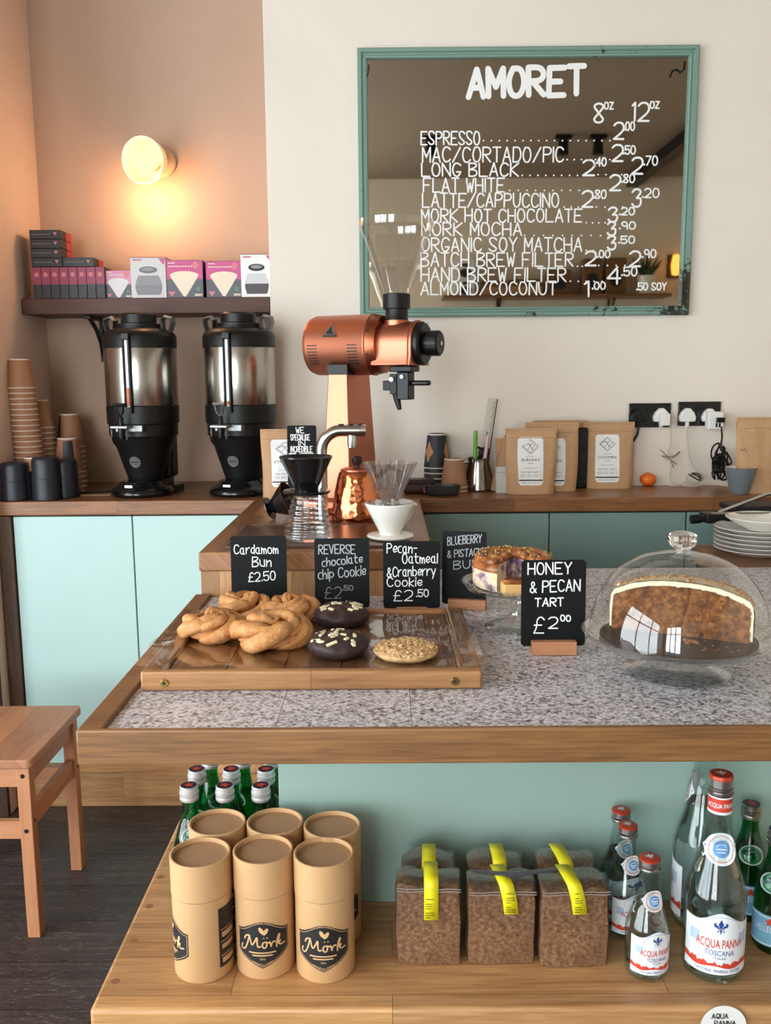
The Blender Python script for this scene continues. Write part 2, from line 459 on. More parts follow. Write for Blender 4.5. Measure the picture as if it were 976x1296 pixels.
def floor_mat():
    t = NT('worn_dark_boards'); v = t.obj()
    g = t.noise(t.vmap(v, (1.6, 26, 1)), 2.0, 6, 0.65, 0.8)
    c = t.ramp(g, [(0.25, lin((40, 32, 30))), (0.55, lin((70, 57, 54))), (0.8, lin((100, 84, 80)))])
    s = t.noise(t.vmap(v, (7, 30, 1)), 3.0, 8, 0.75, 2.5)
    big = t.noise(v, 2.2, 3)
    m = t.n('ShaderNodeMath', operation='MULTIPLY'); t.l(t.ramp(s, [(0.54, (0, 0, 0)), (0.68, (1, 1, 1))]), m.inputs[0]); t.l(big, m.inputs[1])
    c = t.mix(m.outputs[0], c, lin((170, 156, 150)))
    br = t.n('ShaderNodeTexBrick'); br.offset = 0.4; br.inputs['Scale'].default_value = 1; br.inputs['Brick Width'].default_value = 1.6; br.inputs['Row Height'].default_value = 0.16
    br.inputs['Mortar Size'].default_value = 0.002; br.inputs['Color1'].default_value = (0.75, 0.75, 0.75, 1); br.inputs['Color2'].default_value = (1, 1, 1, 1); br.inputs['Mortar'].default_value = (0.35, 0.35, 0.35, 1)
    t.l(v, br.inputs['Vector'])
    c = t.mix(1.0, c, br.outputs['Color'], 'MULTIPLY')
    t.l(c, t.b.inputs['Base Color']); t.b.inputs['Roughness'].default_value = 0.5
    t.bump(s, 0.15, 0.003); return t.m
M_floor = floor_mat()

def terrazzo_mat():
    t = NT('terrazzo'); v = t.obj()
    vo = t.n('ShaderNodeTexVoronoi'); vo.inputs['Scale'].default_value = 260; t.l(v, vo.inputs['Vector'])
    vo2 = t.n('ShaderNodeTexVoronoi'); vo2.inputs['Scale'].default_value = 170; t.l(v, vo2.inputs['Vector'])
    s = t.n('ShaderNodeSeparateColor'); t.l(vo.outputs['Color'], s.inputs[0])
    s2 = t.n('ShaderNodeSeparateColor'); t.l(vo2.outputs['Color'], s2.inputs[0])
    c = t.ramp(s.outputs[0], [(0.0, lin((52, 44, 48))), (0.18, lin((84, 72, 78))), (0.30, lin((136, 126, 132))), (0.5, lin((196, 190, 196))), (0.8, lin((232, 230, 234)))])
    c2 = t.ramp(s2.outputs[1], [(0.0, lin((66, 54, 58))), (0.22, lin((120, 108, 114))), (0.3, lin((220, 216, 220)))])
    c = t.mix(0.45, c, c2)
    t.l(c, t.b.inputs['Base Color']); t.b.inputs['Roughness'].default_value = 0.34; return t.m
M_terrazzo = terrazzo_mat()

# ------------------------------------------------------------------ the room
struct('floor', MB().box(-2.5, 2.9, -2.6, 3.3, -0.1, 0.0), M_floor, smooth=False)
struct('ceiling', MB().box(-2.5, 2.9, -2.6, 3.3, 3.08, 3.2), M_ceil, smooth=False)
struct('wall_back', MB().box(-0.38, 2.8, YR, 3.32, 0, 3.08), M_wall, smooth=False)
struct('wall_alcove', MB().box(-1.19, -0.38, YA, 3.32, 0, 3.08), M_alcove, smooth=False)
struct('wall_left', MB().box(-2.35, -1.19, 2.64, 3.32, 0, 3.08), M_left, smooth=False)
struct('wall_right', MB().box(2.8, 2.9, -2.45, YR + .2, 0, 3.08), M_far, smooth=False)
m = MB()                                    # side wall with the shop-window opening
m.box(-2.45, -2.35, -2.45, -1.9, 0, 3.08); m.box(-2.45, -2.35, 1.5, 2.64, 0, 3.08)
m.box(-2.45, -2.35, -1.9, 1.5, 0, 0.25); m.box(-2.45, -2.35, -1.9, 1.5, 2.75, 3.08)
struct('wall_side', m, M_far, smooth=False)
m = MB()
m.box(-2.45, -2.1, -2.55, -2.45, 0, 3.08); m.box(-0.6, 2.8, -2.55, -2.45, 0, 3.08)
m.box(-2.1, -0.6, -2.55, -2.45, 0, 0.25); m.box(-2.1, -0.6, -2.55, -2.45, 2.75, 3.08)
struct('wall_front', m, M_far, smooth=False)
M_winframe = plain('window_frame_paint', (70, 78, 78), 0.5)
def window(name, M, w, fr):
    f = MB()
    for a in (-w / 2, -w / 6, w / 6, w / 2): f.box(a - .03, a + .03, -.03, .03, 0.25, 2.75)
    for z in (.28, 2.0, 2.72): f.box(-w / 2, w / 2, -.03, .03, z - .03, z + .03)
    o = MB()
    o.add(f.v, f.f, M)
    s = struct(name, o, M_winframe, smooth=False)
    g = MB().box(-w / 2, w / 2, -.002, .002, .25, 2.75); g2 = MB().add(g.v, g.f, M)
    g2.build('pane', M_glass, s, smooth=False)
window('window_1', Matrix.Translation((-2.40, -0.20, 0)) @ Matrix.Rotation(PI / 2, 4, 'Z'), 3.4, 0)
window('added_front_window', Matrix.Translation((-1.35, -2.50, 0)), 1.5, 0)  # added unseen window, put in for the frontal daylight

# ------------------------------------------------------------------ built-in back counter
c = thing('base_cabinet', 'pale aqua double-door base cabinet on the left with wooden end post and plinth', 'cabinet', (0, 2.72, 0))
MB().box(-1.145, -0.412, 0, 0.25, 0.14, 0.935).build('body', M_gap, c, smooth=False)
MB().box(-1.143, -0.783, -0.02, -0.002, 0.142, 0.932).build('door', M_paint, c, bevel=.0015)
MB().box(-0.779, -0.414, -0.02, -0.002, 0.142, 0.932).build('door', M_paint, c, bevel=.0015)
MB().box(-1.60, -1.1885, -0.098, -0.0805, 0, 0.98).build('end_panel', M_darkwood, c, bevel=.002)
MB().box(-1.188, -0.412, -0.03, 0.2, 0, 0.14).build('plinth', M_block, c, bevel=.002)
MB().box(-1.188, -1.146, -0.03, 0.22, 0.1402, 0.935).build('end_post', M_darkwood, c, bevel=.002)
c = thing('base_cabinet', 'shade-darkened aqua base cabinet on the right behind the cake stands, three plain doors', 'cabinet', (0, 2.72, 0))
MB().box(0.095, 1.72, 0, 0.25, 0.10, 0.935).build('body', M_gap, c, smooth=False)
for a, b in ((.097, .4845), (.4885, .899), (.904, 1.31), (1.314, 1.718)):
    MB().box(a, b, -0.02, -0.002, 0.105, 0.932).build('door', M_paint_shaded, c, bevel=.0015)
MB().box(0.095, 1.72, 0.03, 0.2, 0, 0.10).build('plinth', M_gap, c, smooth=False)
o = MB().prism([(-1.188, 2.69), (1.75, 2.69), (1.75, YR - .001), (-.382, YR - .001), (-.382, YA - .001), (-1.188, YA - .001)], 0.937, ZC,
               lambda u, v, d: Vector((u, v, d))).build('back_worktop', M_worktop, None, bevel=.003, recalc=True)
tag(o, 'long brown wooden worktop running along the back wall', 'worktop')

# ------------------------------------------------------------------ raised island in the middle
c = thing('island_counter', 'raised butcher-block island joining the display counter to the back worktop', 'counter', (-0.157, 1.884, 0))
MB().box(-0.247, 0.247, 0, 0.80, 0, 0.9375).build('base', M_block_v, c, bevel=.001)
MB().box(-0.25, 0.25, -0.004, 0.804, 0.938, ZC).build('worktop', M_islandtop, c, bevel=.004)
M_driptop = wood('dark_tray_wood', (104, 72, 54), (70, 46, 34), 'x', None, 0.3, 0.8, 0.2)
t = thing('drip_tray', 'dark brown rectangular brewing tray set on the island worktop', 'tray', (-0.13, 2.08, ZC))
m = MB().box(-.225, .17, -.165, .13, .0005, .004)
m.build('base', M_driptop, t, bevel=.001)
r = MB()
for b in ((-.225, .17, -.165, -.160), (-.225, .17, .125, .13), (-.225, -.22, -.16, .125), (.165, .17, -.16, .125)): r.box(*b, .004, .006)
r.build('rim', M_driptop, t, bevel=.0005)

# ------------------------------------------------------------------ front display counter
c = thing('display_counter', 'front display counter with terrazzo top, oak rim, green panel and lower wooden shelf', 'counter', (0, 1.13, 0))
XL, XR = -0.416, 1.25
r = MB()
r.prism([(XL, 0), (XR, 0), (XR, .0105), (-.383, .0105), (-.383, .751), (XL, .751)], 0.840, 0.889, lambda u, v, d: Vector((u, v, d)))
r.build('rim', M_oak, c, bevel=.0025, recalc=True)
tz = MB()
tz.box(-.3825, -.1556, .011, .751, .85, ZT); tz.box(-.1548, .0284, .011, .751, .85, ZT); tz.box(.0292, .094, .011, .751, .85, ZT)
tz.box(.0944, XR, .011, 1.012, .85, ZT)
tz.build('terrazzo_top', M_terrazzo, c, smooth=False)
MB().box(-.3825, XR, .0106, .75, .842, .8495).build('underside', M_block, c, smooth=False)
p = MB().box(-.183, XR, .253, .275, ZB, .8415); p.box(-.183, -.163, .2755, .72, ZB, .8415)
p.build('back_panel', M_panel, c, bevel=.001)
MB().box(XL - .004, XR, -.003, .745, ZB - .042, ZB).build('lower_shelf', M_block, c, bevel=.006, seg=3)
M_dowel = None or plain('dowel', (142, 96, 60), 0.5)
MB().box(XL + .12, XR, .09, .70, 0, ZB - .0425).build('base', M_gap, c, smooth=False)
for x, y in ((188.6, 1147), (168.6, 1190), (145.8, 1242), (203, 1110)):
    q = at(x, y, Z=ZB); MB().prism(disc_poly(.0062, 16, q.x, q.y - 1.13), ZB - .001, ZB + .0004, lambda u, v, z: Vector((u, v, z))).build('dowel_plug', M_dowel, c, recalc=True)
c = thing('side_counter', 'low wooden counter behind the terrazzo top on the right, carrying the plates', 'counter', (1.0, 2.37, 0))
MB().box(-.17, .7, -.22, .06, .84, .884).build('top', M_worktop, c, bevel=.003)
MB().box(-.16, .69, -.20, .05, 0, .8395).build('base', M_gap, c, smooth=False)

# ------------------------------------------------------------------ wooden stool
q0, q1 = at(40, 1178, Z=0), at(97, 1100, Z=0)
sx1, sy0, sy1 = -0.862, 2.012, 2.345
s = thing('stool', 'pale pine step stool with slatted seat on the dark floor', 'stool', (sx1 - .16, (sy0 + sy1) / 2, 0))
hx, hy, HZ = .165, (sy1 - sy0) / 2, .462
MB().prism(round_rect(-hx - .012, hx + .012, -hy - .012, hy + .012, .016), HZ - .022, HZ, lambda u, v, d: Vector((u, v, d))).build('seat', M_stool, s, bevel=.003, recalc=True)
LW = .031
for ax in (-1, 1):
    for ay in (-1, 1):
        MB().box(ax * hx - (LW if ax > 0 else 0), ax * hx + (0 if ax > 0 else LW), ay * hy - (LW if ay > 0 else 0), ay * hy + (0 if ay > 0 else LW), 0, HZ - .0225).build('leg', M_stool_z, s, bevel=.002)
for ay in (-1, 1):
    y0 = ay * hy - (LW - .006 if ay > 0 else -.006)
    MB().box(-hx + LW, hx - LW, y0, y0 + .018, HZ - .075, HZ - .0225).build('apron', M_stool_x, s, bevel=.001)
    MB().box(-hx + LW, hx - LW, y0, y0 + .018, .255, .30).build('rail', M_stool_x, s, bevel=.001)
for ax in (-1, 1):
    x0 = ax * hx - (LW - .006 if ax > 0 else -.006)
    MB().box(x0, x0 + .018, -hy + LW, hy - LW, HZ - .075, HZ - .0225).build('apron', M_stool, s, bevel=.001)
    MB().box(x0, x0 + .018, -hy + LW, hy - LW, .275, .325).build('rail', M_stool, s, bevel=.001)
b = MB()
for z in (HZ - .045, .278):
    b.prism(disc_poly(.0055, 12, hx - LW / 2, z), 0, .001, lambda u, v, d: Vector((u, -hy - d, v)))
    for yy in (-hy + LW / 2, hy - LW / 2): b.prism(disc_poly(.004, 12, yy, z + .02), 0, .001, lambda u, v, d: Vector((hx + d, u, v)))
b.build('bolts', M_black, s, recalc=True)

# ------------------------------------------------------------------ menu mirror
mx0, mx1, mz0, mz1 = -0.089, 0.969, 1.534, 2.349
t = thing('menu_mirror', 'large mirror in a chipped teal frame hand-lettered with the coffee menu', 'mirror', ((mx0 + mx1) / 2, YR, mz0))
W2, Hm = (mx1 - mx0) / 2, mz1 - mz0
def chipped():
    k = NT('chipped_teal'); v = k.obj()
    n = k.noise(v, 42, 6, 0.7); n2 = k.noise(v, 3.0, 2)
    mm = k.n('ShaderNodeMath', operation='ADD'); k.l(n, mm.inputs[0]); k.l(n2, mm.inputs[1])
    sp = k.n('ShaderNodeSeparateXYZ'); k.l(v, sp.inputs[0])
    low = k.n('ShaderNodeMapRange'); low.inputs[1].default_value = 0.0; low.inputs[2].default_value = 0.5; low.inputs[3].default_value = 0.10; low.inputs[4].default_value = -0.03
    k.l(sp.outputs[2], low.inputs[0])
    m3 = k.n('ShaderNodeMath', operation='ADD'); k.l(mm.outputs[0], m3.inputs[0]); k.l(low.outputs[0], m3.inputs[1])
    hf = k.n('ShaderNodeMath', operation='MULTIPLY'); k.l(m3.outputs[0], hf.inputs[0]); hf.inputs[1].default_value = 0.5
    k.l(k.mix(k.ramp(hf.outputs[0], [(0.60, (0, 0, 0)), (0.62, (1, 1, 1))]), lin((118, 148, 136)), lin((46, 42, 34))), k.b.inputs['Base Color'])
    k.b.inputs['Roughness'].default_value = 0.45; return k.m
M_teal = chipped()
prof = [(0, .001), (0, .022), (.004, .026), (.012, .026), (.016, .018), (.020, .018), (.024, .022), (.029, .020), (.031, .006), (.031, .001)]
m = MB(); N = len(prof)
vs = []
for cx, cz in ((-1, 0), (1, 0), (1, 1), (-1, 1)):
    for a, dpt in prof:
        vs.append((cx * (W2 - a), -dpt, (a if cz == 0 else Hm - a)))
fs = []
for k in range(4):
    k2 = (k + 1) % 4
    for i in range(N - 1): fs.append((k * N + i, k2 * N + i, k2 * N + i + 1, k * N + i + 1))
m.add(vs, fs); m.build('frame', M_teal, t, recalc=True, angle=25)
M_mirror = plain('old_mirror', (176, 166, 152), 0.02, 1.0)
GD = .008
MB().box(-W2 + .029, W2 - .029, -GD, -.001, .029, Hm - .029).build('glass', M_mirror, t, smooth=False)
mlet = MB(); mbig = MB(); mdots = MB()
YG = YR - GD
TL = Vector(t.location)
def mfn(u, v, d): return Vector((u, -GD - d, v))
def muv(x, y):
    q = at(x, y, Y=YG); return q.x - TL.x, q.z - TL.z
PXM = 2.98 / 1140 * 1.005
def mwrite(mb, text, x0, x1, yb, cap, wd, yb1=None, jit=.02):
    u0, v0 = muv(x0, yb); u1, v1 = muv(x1, yb if yb1 is None else yb1)
    write(mb, text, u0, v0, u1 - u0, cap * PXM * .93, mfn, wd, (v1 - v0) / (u1 - u0), jit)
mwrite(mbig, 'AMORET', 593, 739, 123, 33, .0175, 119, .03)
for x0, x1, yb, tx, cap in ((533, 607, 183, 'ESPRESSO', 16), (535, 713, 205, 'MAC/CORTADO/PIC', 18), (534, 656, 223, 'LONG BLACK', 16), (536, 638, 243, 'FLAT WHITE', 17),
                       (535, 707, 262, 'LATTE/CAPPUCCINO', 17), (534, 736, 281, 'MORK HOT CHOCOLATE', 16), (534, 660, 298, 'MORK MOCHA', 16),
                       (534, 736, 318, 'ORGANIC SOY MATCHA', 17), (533, 725, 337, 'BATCH BREW FILTER', 17), (533, 716, 356, 'HAND BREW FILTER', 17), (533, 704, 373, 'ALMOND/COCONUT', 16)):
    mwrite(mlet, tx, x0, x1, yb, cap, .0047)
def dotpx(x, y, r=.0028):
    u, v = muv(x, y); mdots.add([mfn(u + r * math.cos(k * PI / 3), v + r * math.sin(k * PI / 3), .0004) for k in range(6)], [tuple(range(6))])
for x in (557, 562): dotpx(x, 263); dotpx(x, 281)
def price(a, b, x0, x1, yb, cap, x2, x3, yb2, cap2):
    mwrite(mlet, a, x0, x1, yb, cap, .0062, jit=.01); mwrite(mlet, b, x2, x3, yb2, cap2, .0046, jit=.01)
for q in (('8', 'oz', 752, 763, 155, 23, 765, 776, 138, 12), ('12', 'oz', 800, 821, 153, 22, 823, 834, 137, 12), ('2', '.00', 777, 789, 176, 20, 790, 803, 165, 10),
          ('2', '.50', 775, 788, 204, 20, 789, 804, 195, 10), ('2', '.40', 738, 752, 222, 19, 753, 767, 210, 10), ('2', '.70', 800, 813, 220, 20, 815, 832, 209, 11),
          ('2', '.80', 772, 785, 241, 19, 787, 803, 231, 10), ('2', '.80', 737, 750, 262, 20, 751, 767, 251, 10), ('3', '.20', 800, 811, 262, 22, 813, 834, 250, 11),
          ('3', '.20', 770, 781, 281, 18, 784, 803, 272, 9), ('3', '.90', 769, 779, 298, 17, 784, 804, 290, 9), ('3', '.50', 769, 779, 316, 17, 783, 803, 308, 9),
          ('2', '.00', 741, 754, 336, 18, 756, 772, 326, 9), ('2', '.90', 797, 810, 337, 19, 813, 830, 326, 10), ('4', '.50', 769, 785, 359, 21, 787, 806, 349, 11),
          ('1', '.00', 740, 745, 375, 19, 750, 766, 366, 9)):
    price(*q)
mwrite(mlet, '.50 SOY', 806, 843, 367, 9, .0044, jit=.01)
for x0, x1, y, st in ((612, 772, 178, 10), (718, 772, 202, 9), (661, 734, 222, 10), (757, 796, 221, 10), (645, 768, 241, 11), (714, 733, 262, 9), (755, 795, 262, 11), (742, 766, 282, 8),
                  (664, 765, 298, 12), (742, 766, 317, 9), (731, 739, 337, 6), (758, 794, 336, 11), (722, 766, 356, 10)):
    for k in range(int((x1 - x0) / st) + 1): dotpx(x0 + k * st, y)
mlet.build('lettering', M_paintwhite, t, smooth=False)
mbig.build('title_lettering', M_paintwhite, t, smooth=False)
mdots.build('dotted_lettering', M_paintwhite, t, smooth=False)
k = MB()
WM = Matrix(((1, 0, 0, 0), (0, 0, 1, -GD - .002), (0, 1, 0, 0), (0, 0, 0, 1)))
k.tube([muv(848, 98) + (0,), muv(851, 90) + (0,), muv(857, 88) + (0,), muv(861, 92) + (0,), muv(866, 88) + (0,), muv(867, 78) + (0,)], .003, 6, M=WM)
k.build('hanging_wire', M_black, t)
k = MB()
k.tube([muv(463, 101) + (0,), muv(466, 93) + (0,), muv(467, 82) + (0,)], .0018, 6, M=WM)
k.build('hanging_wire', M_black, t)

# what the mirror shows on the far side of the shop
def via_mirror(x, y, Yreal):
    q = at(x, y, Y=2 * YG - Yreal); return Vector((q.x, Yreal, q.z))
a, b = via_mirror(560, 374, -2.3), via_mirror(845, 373, -2.3)
zs = (a.z + b.z) / 2
s = thing('wall_shelf', 'long thin wooden shelf on the far wall, seen in the mirror', 'shelf', ((a.x + b.x) / 2, -2.449, zs))
hw = (b.x - a.x) / 2
MB().box(-hw, hw, 0, .28, -.03, 0).build('board', M_oak, s, bevel=.002)
for xx in (632, 775):
    q = via_mirror(xx, 380, -2.3).x - s.location.x
    MB().tube([(q, .01, -.28), (q, .01, -.03)], .012, 6).tube([(q, .01, -.26), (q, .1, -.16), (q, .24, -.035)], .010, 6).build('bracket', M_blackmetal, s)
M_bagbrown = plain('brown_paper', (120, 88, 52), 0.7, var=0.1)
for i, (xa, xb, yt) in enumerate(((735, 762, 328), (764, 792, 327), (690, 722, 342))):
    p0, p1 = via_mirror(xa, 372, -2.3), via_mirror(xb, yt, -2.3); h = p1.z - zs
    lab = ('brown paper bag with dark oval prints at the middle of the far shelf', 'brown paper bag with dark oval prints beside the plant on the far shelf', 'small brown box on the far shelf, left of the paper bags')[i]
    g = thing('paper_bag' if i < 2 else 'gift_box', lab, 'bag' if i < 2 else 'box', ((p0.x + p1.x) / 2, -2.30, zs))
    wv = (p1.x - p0.x) / 2 - .004
    MB().box(-wv, wv, -.06, .06, 0, h).build('body', M_bagbrown, g, bevel=.012)
    pr = MB(); pr.prism(disc_poly(wv * .6, 20, 0, h * .4, h * .2), .06, .062, lambda u, v, d: Vector((u, d, v))); pr.build('print', M_ink, g, recalc=True)
for i, (xx, y0, y1) in enumerate(((586, 372, 351), (586, 350, 326))):
    p0, p1 = via_mirror(xx - 14, y0, -2.3), via_mirror(xx + 14, y1, -2.3); h = p1.z - p0.z
    if i == 0: zb_ = zs
    g = thing('brewer_box', ('white box with a dark jug picture, lower of two on the far shelf', 'white box with a dark jug picture, upper of two on the far shelf')[i], 'box', ((p0.x + p1.x) / 2, -2.30, zb_))
    wv = (p1.x - p0.x) / 2
    MB().box(-wv, wv, -.07, .07, 0, h).build('carton', M_label, g, bevel=.002)
    pr = MB(); pr.prism(disc_poly(wv * .6, 20, .02, h * .3, h * .24), .07, .0715, lambda u, v, d: Vector((u, d, v))); pr.prism(disc_poly(wv * .4, 20, .02, h * .72, h * .1), .07, .0715, lambda u, v, d: Vector((u, d, v)))
    pr.build('picture', M_ink, g, recalc=True); zb_ += h
for i, (xa, xb, yt) in enumerate(((610, 640, 356), (645, 686, 354))):
    p0, p1 = via_mirror(xa, 372, -2.3), via_mirror(xb, yt, -2.3)
    g = thing('kraft_box', ('low kraft box next to the white boxes on the far shelf', 'long kraft box in the middle of the far shelf')[i], 'box', ((p0.x + p1.x) / 2, -2.32, zs))
    wv = (p1.x - p0.x) / 2; h = p1.z - zs
    MB().box(-wv, wv, -.06, .06, 0, h).build('carton', M_kraft, g, bevel=.003)
    MB().box(-wv - .002, wv + .002, -.062, .062, h * .55, h + .002).build('lid', M_bagbrown, g, bevel=.003)
q = via_mirror(818, 371, -2.3)
g = thing('potted_plant', 'spiky green succulent in a white pot on the far shelf', 'plant', (q.x, -2.3, zs))
MB().lathe([(0, 0), (.065, 0), (.085, .16), (.078, .16), (.06, .14), (0, .14)], 24).build('pot', M_white, g)
lf = MB(); rng = random.Random(3)
for k in range(18):
    a_ = rng.uniform(0, 2 * PI); tl = rng.uniform(.15, .8); ln = rng.uniform(.16, .26)
    p = [Vector((0, 0, .135)) + Vector((math.cos(a_) * math.sin(tl), math.sin(a_) * math.sin(tl), math.cos(tl))) * ln * f + Vector((0, 0, -.03 * f * f * tl)) for f in (0, .35, .7, 1)]
    lf.tube(p, [.012, .014, .009, .001], 5)
lf.build('leaves', plain('succulent', (52, 78, 48), 0.5), g)
for i, (xx, yy) in enumerate(((545, 190), (713, 188), (757, 186))):
    q = via_mirror(xx, yy, -1.0); q.z = 3.08
    g = thing('ceiling_spotlight', ('black ceiling spotlight, first of three in the mirror', 'black ceiling spotlight in the middle of the mirror', 'black ceiling spotlight nearest the ceiling beam in the mirror')[i], 'spotlight', (q.x, q.y, 3.08))
    MB().box(-.06, .06, -.03, .03, -.03, -.0005).build('mount', M_black, g, bevel=.003)
    MB().lathe([(0, -.03), (.035, -.03), (.04, -.14), (0, -.14)], 16).build('head', M_black, g)
q = via_mirror(850, 335, -2.3)
g = thing('wall_lamp', 'glowing glass wall lamp beside the far shelf, at the mirror edge', 'lamp', (q.x + .06, -2.449, q.z))
MB().box(-.05, .05, .001, .03, -.1, .1).build('plate', M_blackmetal, g, bevel=.004)
MB().lathe([(0, -.09), (.035, -.08), (.045, 0), (.03, .09), (0, .1)], 20, c=(0, .09, 0)).build('shade', glow('warm_lamp', (255, 170, 80), 5.0), g)
a = via_mirror(830, 206, -.6)
o = MB().box(2.14, 2.24, -2.449, -.6, 2.99, 3.079).build('ceiling_beam', M_black, None, bevel=.004); o['kind'] = 'structure'
# ------------------------------------------------------------------ wall lamp in the alcove
q = at(184, 205, Y=YA)
lp = thing('wall_lamp', 'lit wall lamp with a white cup shade on the alcove wall above the shelf', 'lamp', (q.x + .056, YA, q.z - .005))
R90 = Matrix.Rotation(PI / 2, 4, 'X')                   # local z of the lathe points to -Y
MB().lathe([(0, .001), (.048, .001), (.050, .012), (.044, .018), (0, .018)], 32, M=R90).build('base_plate', plain('lamp_ceramic', (206, 176, 150), 0.5), lp)
TL_ = Matrix.Rotation(math.radians(-13), 4, 'Z') @ Matrix.Rotation(math.radians(8), 4, 'X') @ R90
MB().lathe([(.018, .0185), (.018, .075), (0, .075)], 20, M=R90).build('neck', M_white, lp)
def shade_mat():
    t = NT('lit_porcelain')
    t.b.inputs['Base Color'].default_value = (*lin((250, 236, 205)), 1); t.b.inputs['Roughness'].default_value = .35
    t.b.inputs['Emission Color'].default_value = (*lin((255, 196, 84)), 1); t.b.inputs['Emission Strength'].default_value = 0.34
    return t.m
MB().lathe([(.030, .052), (.050, .062), (.066, .095), (.074, .140), (.071, .140), (.062, .097), (.046, .068), (.030, .058), (.030, .052)], 40, M=TL_).build('shade', shade_mat(), lp)
bz = MB().lathe([(0, .128), (.018, .124), (.030, .108), (.033, .095), (.028, .078), (.016, .066), (0, .064)], 24, M=TL_)
bz.build('bulb', glow('bulb_glow', (255, 206, 110), 4.0), lp)
pl = bpy.data.lights.new('wall_lamp_light', 'POINT'); pl.energy = 3.6; pl.color = (1.0, 0.55, 0.26); pl.shadow_soft_size = .035
po = bpy.data.objects.new('wall_lamp_light', pl); C.objects.link(po); po.parent = lp; po.location = (-.022, -.135, -.125)

# ------------------------------------------------------------------ wall shelf in the alcove and its boxes
SZ = 1.603; SY0, SY1 = 2.985, YA - .001
sh = thing('wall_shelf', 'dark brown wooden shelf across the alcove, loaded with filter boxes', 'shelf', (-.78, YA, SZ - .05))
MB().box(-.406, .399, SY0 - YA, -.001, 0, .05).build('board', M_shelf, sh, bevel=.002)
bx = at(118, 400, Y=3.1).x + .78
br = MB()
br.box(bx - .010, bx + .010, -.012, -.001, -.15, -.001); br.box(bx - .010, bx + .010, -.16, -.001, -.012, -.0005)
br.tube([(bx, -.012, -.13), (bx, -.03, -.085), (bx, -.07, -.045), (bx, -.13, -.012)], .008, 8)
br.build('bracket', M_blackmetal, sh, bevel=.0015)

M_boxblk = plain('black_card', (30, 26, 28), 0.45)
M_mag = plain('magenta_card', (150, 44, 78), 0.45)
M_red = plain('red_card', (158, 46, 54), 0.45)
M_pinktri = plain('pink_print', (214, 120, 130), 0.5)
def flat_box(loc, label):
    g = thing('filter_box', label, 'box', loc, 0, 'small filter boxes on the left of the shelf')
    MB().box(-.05, .05, -.05, .05, .0004, .0286).build('carton', M_boxblk, g, bevel=.001)
    MB().box(.0502, .0507, .0, .0495, .001, .028).build('red_side', M_red, g, smooth=False)
    MB().prism([(.026, .021), (.039, .021), (.0325, .010)], .0501, .0506, lambda u, v, d: Vector((u, -d, v))).build('triangle_mark', M_pinktri, g, recalc=True)
    l = MB()
    for k in range(12): l.box(-.043 + k * .0052, -.0395 + k * .0052, -.0506, -.0501, .013, .0165)
    l.build('lettering', plain('grey_print', (120, 112, 112), 0.6), g, smooth=False)
    return g
def up_box(loc, label):
    g = thing('filter_box', label, 'box', loc, 0, 'small filter boxes on the left of the shelf')
    MB().box(-.0142, .0142, -.05, .05, .0004, .1).build('carton', M_boxblk, g, bevel=.001)
    MB().box(-.0138, .0138, -.0506, -.0501, .045, .099).build('magenta_band', M_mag, g, smooth=False)
    MB().prism(disc_poly(.0075, 14, 0, .076), .0507, .0510, lambda u, v, d: Vector((u, -d, v))).build('emblem', M_pinktri, g, recalc=True)
    return g
x0b = at(43, 379, Y=SY0 + .01).x
yb = SY0 + .058
o0 = up_box((x0b + .0145, yb, SZ), 'black and magenta filter box standing at the left end of the row')
for k in range(1, 8):
    dup(o0, (x0b + .0145 + k * .0293, yb, SZ), None, 'black and magenta filter box standing in the row, %s from the left' % ORD[k])
f0 = flat_box((x0b + .050, yb, SZ + .1005), 'black filter box lying on the row, under the stack of three')
dup(f0, (x0b + .1515, yb, SZ + .1005), None, 'black filter box lying alone on the right of the upright row')
for k, nm in enumerate(('lowest', 'middle', 'topmost')):
    dup(f0, (x0b + .049, yb, SZ + .1005 + .029 * (k + 1)), None, 'black filter box lying flat, %s of the upper three in the stack' % nm)

